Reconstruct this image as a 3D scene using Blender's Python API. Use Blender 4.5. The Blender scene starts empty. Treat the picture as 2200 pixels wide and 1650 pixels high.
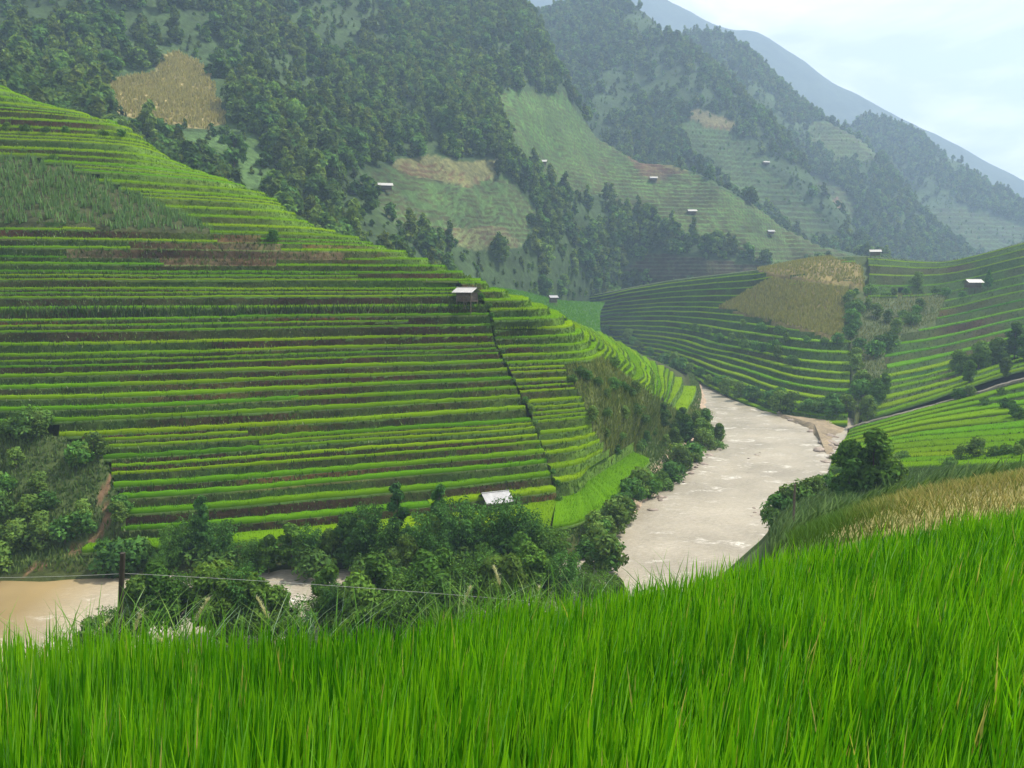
import bpy, math
import numpy as np
from mathutils import Vector

# ------------------------------------------------------------------ camera, world, sun, exposure
scene = bpy.context.scene
F = 1831.0                                    # focal length in photograph pixels (2200 wide)
PITCH = math.radians(7.0)
cam = bpy.data.cameras.new('camera')
cam.sensor_width = 36.0
cam.lens = 36.0 * F / 2200.0
cam.clip_start = 0.05
cam.clip_end = 20000
camo = bpy.data.objects.new('camera', cam)
scene.collection.objects.link(camo)
camo.location = (0, 0, 0)
camo.rotation_euler = (math.pi / 2 - PITCH, 0, 0)
scene.camera = camo

SUN_AZ, SUN_EL = math.radians(72), math.radians(57)   # azimuth clockwise from +Y (view direction)
world = bpy.data.worlds.new('World')
scene.world = world
world.use_nodes = True
wn, wl = world.node_tree.nodes, world.node_tree.links
wn.clear()
w_out = wn.new('ShaderNodeOutputWorld')
w_bg = wn.new('ShaderNodeBackground')
w_sky = wn.new('ShaderNodeTexSky')
w_sky.sky_type = 'NISHITA'
w_sky.sun_disc = False
w_sky.sun_elevation = SUN_EL
w_sky.sun_rotation = SUN_AZ
w_sky.air_density = 1.0
w_sky.dust_density = 1.5
w_bg.inputs['Strength'].default_value = 0.10
# thin broken cloud over the whole dome
w_tc = wn.new('ShaderNodeTexCoord')
w_map = wn.new('ShaderNodeMapping')
w_map.inputs['Scale'].default_value = (1.0, 1.0, 3.2)
w_no = wn.new('ShaderNodeTexNoise')
w_no.inputs['Scale'].default_value = 4.2
w_no.inputs['Detail'].default_value = 7
w_no.inputs['Roughness'].default_value = 0.55
w_no.inputs['Distortion'].default_value = 0.35
w_rp = wn.new('ShaderNodeValToRGB')
w_rp.color_ramp.elements[0].position = 0.36
w_rp.color_ramp.elements[0].color = (0.80, 0.80, 0.80, 1)
w_rp.color_ramp.elements[1].position = 0.62
w_rp.color_ramp.elements[1].color = (1, 1, 1, 1)
w_mix = wn.new('ShaderNodeMix')
w_mix.data_type = 'RGBA'
w_cl = wn.new('ShaderNodeValToRGB')
w_cl.color_ramp.elements[0].position = 0.40
w_cl.color_ramp.elements[0].color = (0.54, 0.54, 0.57, 1)
w_cl.color_ramp.elements[1].position = 0.64
w_cl.color_ramp.elements[1].color = (1.0, 0.97, 0.93, 1)
w_sc = wn.new('ShaderNodeVectorMath')
w_sc.operation = 'SCALE'
w_sc.inputs['Scale'].default_value = 9.6
wl.new(w_cl.outputs['Color'], w_sc.inputs[0])
wl.new(w_sc.outputs[0], w_mix.inputs['B'])
wl.new(w_tc.outputs['Generated'], w_map.inputs['Vector'])
wl.new(w_map.outputs['Vector'], w_no.inputs['Vector'])
wl.new(w_no.outputs['Fac'], w_rp.inputs['Fac'])
wl.new(w_no.outputs['Fac'], w_cl.inputs['Fac'])
wl.new(w_rp.outputs['Color'], w_mix.inputs['Factor'])
wl.new(w_sky.outputs['Color'], w_mix.inputs['A'])
wl.new(w_mix.outputs['Result'], w_bg.inputs['Color'])
wl.new(w_bg.outputs['Background'], w_out.inputs['Surface'])

sun = bpy.data.lights.new('sun', 'SUN')
sun.energy = 5.0
sun.angle = math.radians(0.53)
sun.color = (1.0, 0.93, 0.80)
suno = bpy.data.objects.new('sun', sun)
scene.collection.objects.link(suno)
sdir = Vector((math.sin(SUN_AZ) * math.cos(SUN_EL), math.cos(SUN_AZ) * math.cos(SUN_EL), math.sin(SUN_EL)))
suno.rotation_euler = (-sdir).to_track_quat('-Z', 'Y').to_euler()
suno.location = (0, 0, 50)

scene.view_settings.view_transform = 'Standard'
scene.view_settings.look = 'None'
scene.view_settings.exposure = 0.78
scene.view_settings.gamma = 1.0
scene.view_settings.use_curve_mapping = False
scene.render.engine = 'CYCLES'
scene.cycles.use_denoising = True
scene.cycles.max_bounces = 6
scene.cycles.diffuse_bounces = 3
scene.cycles.transmission_bounces = 4
scene.cycles.transparent_max_bounces = 8
scene.cycles.volume_bounces = 1
scene.cycles.use_fast_gi = False

C = scene.collection
rng = np.random.default_rng(7)
CP, SP = math.cos(PITCH), math.sin(PITCH)


# ------------------------------------------------------------------ helpers
def W(u, v, d):
    """world point seen at photograph pixel (u, v) at forward distance d"""
    u, v, d = np.broadcast_arrays(np.asarray(u, float), np.asarray(v, float), np.asarray(d, float))
    a = (u - 1100) / F
    b = (825 - v) / F
    y = CP + b * SP
    z = b * CP - SP
    return np.stack([a * d / y, d, z * d / y], -1)


def PX(p):
    """photograph pixel of world points"""
    p = np.asarray(p, float)
    x, y, z = p[..., 0], p[..., 1], p[..., 2]
    fw = np.maximum(y * CP - z * SP, 0.01)
    up = y * SP + z * CP
    return 1100 + F * x / fw, 825 - F * up / fw


def in_poly(u, v, poly):
    u, v = np.asarray(u), np.asarray(v)
    r = np.zeros(u.shape, bool)
    n = len(poly)
    for i in range(n):
        x1, y1 = poly[i]
        x2, y2 = poly[(i + 1) % n]
        c = ((y1 > v) != (y2 > v))
        with np.errstate(divide='ignore', invalid='ignore'):
            xi = (x2 - x1) * (v - y1) / (y2 - y1 + 1e-12) + x1
        r ^= c & (u < xi)
    return r


def _h(i, j, k, s):
    n = (i * 374761393 + j * 668265263 + k * 2147483647 + s * 1274126177) & 0xFFFFFFFF
    n = ((n ^ (n >> 13)) * 1274126177) & 0xFFFFFFFF
    n = n ^ (n >> 16)
    return (n & 0xFFFF) / 32767.5 - 1.0


def noise3(p, s=0):
    p = np.asarray(p, float)
    i = np.floor(p).astype(np.int64)
    f = p - i
    f = f * f * (3 - 2 * f)
    r = 0
    for dx in (0, 1):
        for dy in (0, 1):
            for dz in (0, 1):
                w = (f[..., 0] if dx else 1 - f[..., 0]) * (f[..., 1] if dy else 1 - f[..., 1]) * (f[..., 2] if dz else 1 - f[..., 2])
                r = r + w * _h(i[..., 0] + dx, i[..., 1] + dy, i[..., 2] + dz, s)
    return r


def fbm(p, oct=4, s=0):
    r, a, t = 0, 1.0, 0
    p = np.asarray(p, float)
    for o in range(oct):
        r = r + a * noise3(p * 2 ** o + 17.3 * o, s + o)
        t += a
        a *= 0.5
    return r / t


def cr(ctrl, n, axis=0, ts=None):
    """Catmull-Rom along an axis; ts = parameters in control units"""
    c = np.moveaxis(np.asarray(ctrl, float), axis, 0)
    m = len(c)
    t = np.linspace(0, m - 1, n) if ts is None else np.asarray(ts, float)
    i = np.clip(np.floor(t).astype(int), 0, m - 2)
    f = (t - i).reshape((-1,) + (1,) * (c.ndim - 1))
    p1, p2 = c[i], c[i + 1]
    p0 = np.where((i == 0).reshape(f.shape), 2 * p1 - p2, c[np.maximum(i - 1, 0)])
    p3 = np.where((i == m - 2).reshape(f.shape), 2 * p2 - p1, c[np.minimum(i + 2, m - 1)])
    k = 0.42
    m1, m2 = k * (p2 - p0), k * (p3 - p1)
    r = (2 * f**3 - 3 * f**2 + 1) * p1 + (f**3 - 2 * f**2 + f) * m1 + (-2 * f**3 + 3 * f**2) * p2 + (f**3 - f**2) * m2
    return np.moveaxis(r, 0, axis)


def make_mesh(name, verts, faces_flat, loop_totals, mats, col=None, smooth=True, mat_idx=None):
    verts = np.asarray(verts, np.float32).reshape(-1, 3)
    lt = np.asarray(loop_totals, np.int32)
    me = bpy.data.meshes.new(name)
    me.vertices.add(len(verts))
    me.vertices.foreach_set('co', verts.ravel())
    me.loops.add(int(lt.sum()))
    me.loops.foreach_set('vertex_index', np.asarray(faces_flat, np.int32).ravel())
    me.polygons.add(len(lt))
    ls = np.zeros(len(lt), np.int32)
    ls[1:] = np.cumsum(lt)[:-1]
    me.polygons.foreach_set('loop_start', ls)
    me.polygons.foreach_set('loop_total', lt)
    if smooth:
        me.polygons.foreach_set('use_smooth', np.ones(len(lt), bool))
    for m in (mats if isinstance(mats, (list, tuple)) else [mats]):
        me.materials.append(m)
    if mat_idx is not None:
        me.polygons.foreach_set('material_index', np.asarray(mat_idx, np.int32))
    if col is not None:
        a = me.color_attributes.new('col', 'FLOAT_COLOR', 'POINT')
        cc = np.ones((len(verts), 4), np.float32)
        cc[:, :3] = col
        a.data.foreach_set('color', cc.ravel())
    me.update(calc_edges=True)
    me.validate()
    return me


class MB:
    """collects vertices, polygons and colours into one mesh"""
    def __init__(self):
        self.v, self.f, self.t, self.c, self.n = [], [], [], [], 0

    def add(self, v, f, col=None):
        v = np.asarray(v, float).reshape(-1, 3)
        f = np.asarray(f, np.int64)
        self.v.append(v)
        self.f.append((f + self.n).ravel())
        self.t.append(np.full(len(f), f.shape[1]))
        if col is None:
            col = (1, 1, 1)
        col = np.asarray(col, float)
        self.c.append(np.broadcast_to(col, (len(v), 3)))
        self.n += len(v)

    def grid(self, g, col=None):
        r, c = g.shape[:2]
        i = np.arange(r * c).reshape(r, c)
        q = np.stack([i[:-1, :-1], i[:-1, 1:], i[1:, 1:], i[1:, :-1]], -1).reshape(-1, 4)
        if col is not None:
            col = np.asarray(col, float)
            if col.ndim == 3:
                col = col.reshape(-1, 3)
        self.add(g.reshape(-1, 3), q, col)

    def tris(self, v, col=None):
        v = np.asarray(v).reshape(-1, 3)
        self.add(v, np.arange(len(v)).reshape(-1, 3), col)

    def quads(self, v, col=None):
        v = np.asarray(v).reshape(-1, 3)
        self.add(v, np.arange(len(v)).reshape(-1, 4), col)

    def box(self, c, s, rz=0, col=None, tilt=0):
        x, y, z = np.asarray(s) / 2
        p = np.array([[-x, -y, -z], [x, -y, -z], [x, y, -z], [-x, y, -z], [-x, -y, z], [x, -y, z], [x, y, z], [-x, y, z]])
        if tilt:
            ct, st = math.cos(tilt), math.sin(tilt)
            p = p @ np.array([[1, 0, 0], [0, ct, -st], [0, st, ct]]).T
        cz, sz = math.cos(rz), math.sin(rz)
        p = p @ np.array([[cz, -sz, 0], [sz, cz, 0], [0, 0, 1]]).T + np.asarray(c)
        self.add(p, [[0, 3, 2, 1], [4, 5, 6, 7], [0, 1, 5, 4], [1, 2, 6, 5], [2, 3, 7, 6], [3, 0, 4, 7]], col)

    def tube(self, pts, rad, n=6, col=None):
        pts = np.asarray(pts, float)
        rad = np.broadcast_to(np.asarray(rad, float), (len(pts),))
        d = np.gradient(pts, axis=0)
        d /= np.linalg.norm(d, axis=1, keepdims=True) + 1e-9
        ref = np.where(np.abs(d[:, 2:3]) > 0.9, np.array([[1.0, 0, 0]]), np.array([[0, 0, 1.0]]))
        a = np.cross(d, ref)
        a /= np.linalg.norm(a, axis=1, keepdims=True) + 1e-9
        b = np.cross(d, a)
        th = np.linspace(0, 2 * np.pi, n, endpoint=False)
        ring = pts[:, None] + rad[:, None, None] * (np.cos(th)[None, :, None] * a[:, None] + np.sin(th)[None, :, None] * b[:, None])
        i = np.arange(len(pts) * n).reshape(len(pts), n)
        j = np.roll(i, -1, 1)
        q = np.stack([i[:-1], j[:-1], j[1:], i[1:]], -1).reshape(-1, 4)
        self.add(ring, q, col)

    def mesh(self, name, mats, smooth=True, col=True):
        return make_mesh(name, np.concatenate(self.v), np.concatenate(self.f), np.concatenate(self.t), mats,
                         np.concatenate(self.c) if col else None, smooth)

    def build(self, name, mats, parent=None, smooth=True, col=True):
        return obj(name, self.mesh(name, mats, smooth, col), parent)


def obj(name, me, parent=None):
    o = bpy.data.objects.new(name, me)
    C.objects.link(o)
    if parent is not None:
        o.parent = parent
    return o


def tag(o, label=None, cat=None, group=None, kind=None):
    if label:
        o['label'] = label
    if cat:
        o['category'] = cat
    if group:
        o['group'] = group
    if kind:
        o['kind'] = kind
    return o


def empty(name, loc=(0, 0, 0), rz=0.0, s=1.0):
    o = bpy.data.objects.new(name, None)
    C.objects.link(o)
    o.location = Vector([float(c) for c in loc])
    o.rotation_euler = (0, 0, rz)
    o.scale = (s, s, s)
    return o


# ------------------------------------------------------------------ materials
def new_mat(name):
    m = bpy.data.materials.new(name)
    m.use_nodes = True
    n, l = m.node_tree.nodes, m.node_tree.links
    n.clear()
    out = n.new('ShaderNodeOutputMaterial')
    return m, n, l, out


def mixc(n, l, a, b, f, mode='MIX'):
    x = n.new('ShaderNodeMix')
    x.data_type = 'RGBA'
    x.blend_type = mode
    for sock, val in (('A', a), ('B', b), ('Factor', f)):
        s = x.inputs[sock]
        if isinstance(val, (int, float)):
            s.default_value = val
        elif isinstance(val, tuple):
            s.default_value = (*val, 1)
        else:
            l.new(val, s)
    return x.outputs['Result']


def noise_node(n, l, scale, detail=4, rough=0.6, vec=None):
    x = n.new('ShaderNodeTexNoise')
    x.inputs['Scale'].default_value = scale
    x.inputs['Detail'].default_value = detail
    x.inputs['Roughness'].default_value = rough
    if vec is not None:
        l.new(vec, x.inputs['Vector'])
    return x.outputs['Fac']


def ramp(n, l, fac, p0, c0, p1, c1):
    r = n.new('ShaderNodeValToRGB')
    e = r.color_ramp.elements
    e[0].position, e[0].color = p0, (*c0, 1)
    e[1].position, e[1].color = p1, (*c1, 1)
    l.new(fac, r.inputs['Fac'])
    return r.outputs['Color']


def leaf_mat(name, tint=(1, 1, 1), trans=0.4, rand=0.35, gloss=0.0, tcol=(1.5, 1.35, 0.5)):
    """thin leaves: diffuse + translucent; colour from 'col', varied per object and in patches"""
    m, n, l, out = new_mat(name)
    at = n.new('ShaderNodeAttribute')
    at.attribute_name = 'col'
    oi = n.new('ShaderNodeObjectInfo')
    g = n.new('ShaderNodeNewGeometry')
    c = mixc(n, l, at.outputs['Color'], tint, 1.0, 'MULTIPLY')
    if rand:
        rr = ramp(n, l, oi.outputs['Random'], 0.0, (1 - rand, 1 - rand * 0.8, 1 - rand * 0.7), 1.0, (1 + rand * 0.7, 1 + rand, 1 + rand * 0.3))
        c = mixc(n, l, c, rr, 1.0, 'MULTIPLY')
    d = n.new('ShaderNodeBsdfDiffuse')
    t = n.new('ShaderNodeBsdfTranslucent')
    l.new(c, d.inputs['Color'])
    l.new(mixc(n, l, c, tcol, 1.0, 'MULTIPLY'), t.inputs['Color'])
    ms = n.new('ShaderNodeMixShader')
    ms.inputs[0].default_value = trans
    l.new(d.outputs[0], ms.inputs[1])
    l.new(t.outputs[0], ms.inputs[2])
    res = ms.outputs[0]
    if gloss:
        gl = n.new('ShaderNodeBsdfGlossy')
        gl.inputs['Roughness'].default_value = 0.42
        gl.inputs['Color'].default_value = (0.9, 1.0, 0.8, 1)
        fr = n.new('ShaderNodeFresnel')
        fr.inputs['IOR'].default_value = 1.35
        mm = n.new('ShaderNodeMath')
        mm.operation = 'MULTIPLY'
        mm.inputs[1].default_value = gloss
        l.new(fr.outputs[0], mm.inputs[0])
        m2 = n.new('ShaderNodeMixShader')
        l.new(mm.outputs[0], m2.inputs[0])
        l.new(res, m2.inputs[1])
        l.new(gl.outputs[0], m2.inputs[2])
        res = m2.outputs[0]
    l.new(res, out.inputs['Surface'])
    return m


def ground_mat(name, s1=0.25, s2=2.0, amt=0.6, bump=0.3, rough=0.95):
    """land: colour from 'col' broken up by noise at two sizes, with relief"""
    m, n, l, out = new_mat(name)
    at = n.new('ShaderNodeAttribute')
    at.attribute_name = 'col'
    g = n.new('ShaderNodeNewGeometry')
    n1 = noise_node(n, l, s1, 6, 0.65, g.outputs['Position'])
    n2 = noise_node(n, l, s2, 5, 0.7, g.outputs['Position'])
    r1 = ramp(n, l, n1, 0.3, (1 - amt * 0.6,) * 3, 0.7, (1 + amt * 0.6, 1 + amt * 0.55, 1 + amt * 0.4))
    r2 = ramp(n, l, n2, 0.3, (1 - amt * 0.7,) * 3, 0.72, (1 + amt * 0.7,) * 3)
    c = mixc(n, l, mixc(n, l, at.outputs['Color'], r1, 1.0, 'MULTIPLY'), r2, 1.0, 'MULTIPLY')
    b = n.new('ShaderNodeBsdfPrincipled')
    b.inputs['Roughness'].default_value = rough
    b.inputs['Specular IOR Level'].default_value = 0.15
    l.new(c, b.inputs['Base Color'])
    bp = n.new('ShaderNodeBump')
    bp.inputs['Strength'].default_value = bump
    bp.inputs['Distance'].default_value = 0.5 / max(s2, 0.05)
    l.new(n2, bp.inputs['Height'])
    l.new(bp.outputs['Normal'], b.inputs['Normal'])
    l.new(b.outputs[0], out.inputs['Surface'])
    return m


def plain_mat(name, col, rough=0.7, ns=6.0, amt=0.4, metal=0.0, bump=0.2):
    m, n, l, out = new_mat(name)
    g = n.new('ShaderNodeTexCoord')
    n1 = noise_node(n, l, ns, 5, 0.65, g.outputs['Object'])
    r = ramp(n, l, n1, 0.3, (1 - amt,) * 3, 0.7, (1 + amt * 0.5,) * 3)
    b = n.new('ShaderNodeBsdfPrincipled')
    l.new(mixc(n, l, col, r, 1.0, 'MULTIPLY'), b.inputs['Base Color'])
    b.inputs['Roughness'].default_value = rough
    b.inputs['Metallic'].default_value = metal
    bp = n.new('ShaderNodeBump')
    bp.inputs['Strength'].default_value = bump
    bp.inputs['Distance'].default_value = 0.02
    l.new(n1, bp.inputs['Height'])
    l.new(bp.outputs['Normal'], b.inputs['Normal'])
    l.new(b.outputs[0], out.inputs['Surface'])
    return m


M_rice_fg = leaf_mat('rice_leaf', trans=0.40, rand=0, gloss=0.22, tcol=(1.2, 1.4, 0.35))
M_rice = leaf_mat('rice_crop_leaf', trans=0.45, rand=0.12, tcol=(1.45, 1.35, 0.4))
M_crop = leaf_mat('maize_leaf', trans=0.3, rand=0, tcol=(1.2, 1.2, 0.6))
M_leaf = leaf_mat('tree_leaf', trans=0.28, rand=0.3)
M_far = leaf_mat('far_tree_leaf', trans=0.32, rand=0.5)
M_shrub = leaf_mat('shrub_leaf', trans=0.28, rand=0.35)
M_grass = leaf_mat('bank_grass', trans=0.25, rand=0, tcol=(1.2, 1.2, 0.6))
M_land = ground_mat('mountain_land', 0.03, 0.35, 0.75, 0.6)
M_hill = ground_mat('hill_soil', 0.12, 1.2, 0.6, 0.5)
M_bark = plain_mat('bark', (0.10, 0.075, 0.05), 0.9, 5)
M_wood = plain_mat('weathered_wood', (0.13, 0.10, 0.075), 0.85, 4)
M_darkwood = plain_mat('dark_post_wood', (0.035, 0.03, 0.025), 0.9, 8)
M_roofw = plain_mat('pale_roof_sheet', (0.40, 0.39, 0.37), 0.5, 1.5, 0.25)
M_roofg = plain_mat('grey_roof_sheet', (0.30, 0.30, 0.31), 0.5, 1.5, 0.35)
M_rock = plain_mat('river_rock', (0.27, 0.22, 0.18), 0.85, 1.5, 0.5, bump=0.6)
M_wire = plain_mat('wire_metal', (0.42, 0.42, 0.40), 0.5, 3, 0.1)

# colour constants (linear)
G_RICE = np.array((0.112, 0.275, 0.006))
G_RICE_Y = np.array((0.205, 0.325, 0.006))
G_RICE_D = np.array((0.050, 0.170, 0.010))
SOIL = np.array((0.040, 0.025, 0.013))
REDSOIL = np.array((0.20, 0.085, 0.042))
G_WEED = np.array((0.038, 0.078, 0.014))
G_FOREST = np.array((0.030, 0.062, 0.020))
TAN = np.array((0.30, 0.235, 0.085))


def lerp(a, b, t):
    return a + (b - a) * t


# ------------------------------------------------------------------ water and valley floor
mb = MB()
gx, gy = np.meshgrid(np.linspace(-2900, 2900, 40), np.linspace(-300, 3500, 40))
mb.grid(np.stack([gx, gy, np.full_like(gx, -47.0)], -1), np.array((0.05, 0.08, 0.03)))
tag(mb.build('ground', M_land), kind='structure')

WZ = -41.0
mb = MB()
gx, gy = np.meshgrid(np.linspace(-190, 150, 230), np.linspace(70, 470, 250))
P = np.stack([gx, gy, np.zeros_like(gx)], -1)
wav = fbm(P * np.array((0.40, 0.30, 1)), 3, 3) * 0.32 + np.abs(fbm(P * np.array((0.16, 0.10, 1)), 3, 9)) * 0.25
calm = np.clip((-45 - gx) / 14, 0, 1) * 0.85
P[..., 2] = WZ + wav * (1 - calm)
mb.grid(P)
m, n, l, out = new_mat('muddy_water')
g = n.new('ShaderNodeNewGeometry')
mp = n.new('ShaderNodeMapping')
mp.inputs['Scale'].default_value = (0.5, 0.9, 1.0)
mp.inputs['Rotation'].default_value = (0, 0, 0.25)
l.new(g.outputs['Position'], mp.inputs['Vector'])
na = noise_node(n, l, 0.07, 3, 0.5, g.outputs['Position'])
nb = noise_node(n, l, 0.32, 6, 0.68, mp.outputs['Vector'])
nc = noise_node(n, l, 2.2, 4, 0.7, mp.outputs['Vector'])
sx = n.new('ShaderNodeSeparateXYZ')
l.new(g.outputs['Position'], sx.inputs[0])
mr = n.new('ShaderNodeMapRange')
mr.inputs['From Min'].default_value = -62
mr.inputs['From Max'].default_value = -50
l.new(sx.outputs['X'], mr.inputs['Value'])
mud = mixc(n, l, (0.29, 0.215, 0.105), (0.37, 0.332, 0.262), mr.outputs[0])
base = mixc(n, l, mud, mixc(n, l, mud, (0.75, 0.75, 0.75), 1.0, 'MULTIPLY'), ramp(n, l, na, 0.35, (0, 0, 0), 0.65, (1, 1, 1)))
foam = ramp(n, l, nb, 0.555, (0, 0, 0), 0.66, (1, 1, 1))
foam = mixc(n, l, foam, mr.outputs[0], 1.0, 'MULTIPLY')
nd = noise_node(n, l, 0.035, 3, 0.5, g.outputs['Position'])
foam = mixc(n, l, foam, ramp(n, l, nd, 0.42, (0.1,) * 3, 0.58, (1, 1, 1)), 1.0, 'MULTIPLY')
foam = mixc(n, l, foam, ramp(n, l, nc, 0.40, (0.15,) * 3, 0.6, (1, 1, 1)), 1.0, 'MULTIPLY')
base = mixc(n, l, base, ramp(n, l, nc, 0.38, (0.90, 0.89, 0.87), 0.60, (1.06, 1.06, 1.05)), mr.outputs[0], 'MULTIPLY')
col = mixc(n, l, base, (0.74, 0.71, 0.64), foam)
b = n.new('ShaderNodeBsdfPrincipled')
l.new(col, b.inputs['Base Color'])
b.inputs['Roughness'].default_value = 0.22
b.inputs['IOR'].default_value = 1.33
bp = n.new('ShaderNodeBump')
bp.inputs['Strength'].default_value = 0.55
bp.inputs['Distance'].default_value = 0.25
l.new(nc, bp.inputs['Height'])
bs = n.new('ShaderNodeMapRange')
bs.inputs['From Min'].default_value = -62
bs.inputs['From Max'].default_value = -50
bs.inputs['To Min'].default_value = 0.06
bs.inputs['To Max'].default_value = 0.75
l.new(sx.outputs['X'], bs.inputs['Value'])
l.new(bs.outputs[0], bp.inputs['Strength'])
l.new(bp.outputs['Normal'], b.inputs['Normal'])
l.new(b.outputs[0], out.inputs['Surface'])
tag(mb.build('river', m, col=False), kind='structure')

# ------------------------------------------------------------------ tufts, crops, terraces
def blades(mb, base, h, w, colr, lean=0.25, r=None):
    """one bent triangle pair per blade"""
    r = r or rng
    n = len(base)
    th = r.uniform(0, 2 * np.pi, n)
    wd = np.stack([np.cos(th), np.sin(th), np.zeros(n)], -1) * (np.asarray(w) * 0.5).reshape(-1, 1)
    ph = r.uniform(0, 2 * np.pi, n)
    ln = np.stack([np.cos(ph), np.sin(ph), np.zeros(n)], -1) * (r.uniform(0, lean, n) * h)[:, None]
    tip = base + ln + np.stack([np.zeros(n), np.zeros(n), h], -1)
    v = np.stack([base - wd, base + wd, tip], 1)
    mb.tris(v, np.repeat(colr, 3, 0))


def terrace(parent, E, I, E2, name_part='terrace', rice=True, rice_h=0.6, dens=20, tone=0.5, soil=0.5, seed=0, bw=0.11, grass=6.0, weedy=0.0, ridge=None, bare=False):
    """E outer edge, I foot of the next riser (same level as E), E2 the next outer edge above; all (n,3)"""
    r = np.random.default_rng(1000 + seed)
    n = len(E)
    mb = MB()
    nt = fbm(np.concatenate([E[:, :2] * 0.06, np.full((n, 1), seed * 1.7)], 1), 3, 5)[:, None]
    soilc = lerp(SOIL, G_WEED, np.clip(0.5 + 1.2 * nt + (0.5 - soil), 0, 1))
    red = np.clip(fbm(np.concatenate([E[:, :2] * 0.03, np.full((n, 1), seed * 2.3)], 1), 2, 8) * 3 - 0.9, 0, 1)[:, None] * soil
    soilc = lerp(soilc, REDSOIL * 0.6, red)
    if bare:
        soilc = lerp(soilc, np.array((0.16, 0.125, 0.07)), np.clip(0.5 + 0.9 * nt, 0, 1))
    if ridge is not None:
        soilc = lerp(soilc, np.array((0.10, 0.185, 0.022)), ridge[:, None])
    # tread with a small lip, then the riser in four rows
    out_n = E - I
    out_n[:, 2] = 0
    out_n /= np.linalg.norm(out_n, axis=1, keepdims=True) + 1e-6
    up = np.array((0, 0, 1.0))
    lipo = E + up * 0.10
    rows = [E + out_n * 0.05 - up * 0.4, lipo, E - out_n * 0.35 + up * 0.02, I]
    for t in (0.25, 0.5, 0.75, 1.0):
        q = lerp(I, E2, t)
        if t < 1:
            q = q + out_n * (0.16 * noise3(q * 1.3, seed)[:, None] + 0.05)
        else:
            q = q - up * 0.03
        rows.append(q)
    g = np.stack(rows, 0)
    cols = np.broadcast_to(soilc[None], g.shape).copy()
    cols[:3] = lerp(cols[:3], G_WEED * 1.3, 0.6)
    mb.grid(g, cols)
    # weeds on the riser and along the lip
    L = np.linalg.norm(np.diff(E, axis=0), axis=1).sum()
    k = int(L * grass)
    if k > 0:
        i = r.integers(0, n - 1, k)
        f = r.random(k)[:, None]
        t = r.random(k)[:, None] ** 0.7
        p = lerp(lerp(I[i], I[i + 1], f), lerp(E2[i], E2[i + 1], f), t)
        h = r.uniform(0.22, 0.55, k) * (1 + weedy)
        gc = lerp(G_WEED, np.array((0.10, 0.16, 0.035)), r.random((k, 1)) ** 2)
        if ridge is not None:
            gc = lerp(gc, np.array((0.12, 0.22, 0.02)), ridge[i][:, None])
        pale = r.random(k) < 0.05
        gc[pale] = (0.18, 0.22, 0.11)
        blades(mb, p + out_n[i] * 0.08, h, r.uniform(0.12, 0.32, k), gc, 0.6, r)
    o = mb.build(name_part, [M_hill], parent)
    o.data.materials.clear()
    o.data.materials.append(M_hill)
    if rice:
        mr_ = MB()
        A = E - out_n * 0.22
        yl = np.clip(tone + 0.55 * fbm(np.concatenate([E[:, :2] * 0.02, np.full((n, 1), seed * 0.9)], 1), 2, 4), 0, 1)[:, None]
        cc = np.where(yl < 0.5, lerp(G_RICE_D, G_RICE, yl * 2), lerp(G_RICE, G_RICE_Y, yl * 2 - 1))
        hh = rice_h * (0.62 + 0.15 * noise3(A * 0.8, seed + 3))[:, None]
        g = np.stack([A, A + up * hh + 0.0, lerp(A, I, 0.33) + up * hh * 1.05, lerp(A, I, 0.66) + up * hh, I + up * hh * 0.9], 0)
        g[1:] += 0.06 * noise3(g[1:] * 1.7, seed)[..., None]
        mr_.grid(g, np.stack([cc * 0.8, cc, cc, cc, cc * 0.9]))
        wdt = np.linalg.norm(A - I, axis=1).mean()
        k = int(L * max(wdt, 0.5) * dens)
        seg = np.linalg.norm(np.diff(E, axis=0), axis=1)
        i = r.choice(n - 1, k, p=seg / seg.sum())
        f = r.random(k)[:, None]
        t = r.random(k)[:, None] ** 1.3
        p = lerp(lerp(A[i], A[i + 1], f), lerp(I[i], I[i + 1], f), t)
        p = p + up * (rice_h * 0.25)
        cb = cc[i] * r.uniform(0.75, 1.3, (k, 1))
        blades(mr_, p, r.uniform(0.55, 1.0, k) * rice_h * 0.85, r.uniform(0.6, 1.3, k) * bw, cb, 0.35, r)
        q = mr_.build('rice', M_rice, o)
        tag(q, kind='stuff')
    return o


def runs(mask, minlen=4):
    out, s = [], None
    for i, x in enumerate(list(mask) + [False]):
        if x and s is None:
            s = i
        if not x and s is not None:
            if i - s >= minlen:
                out.append((s, i))
            s = None
    return out


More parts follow.
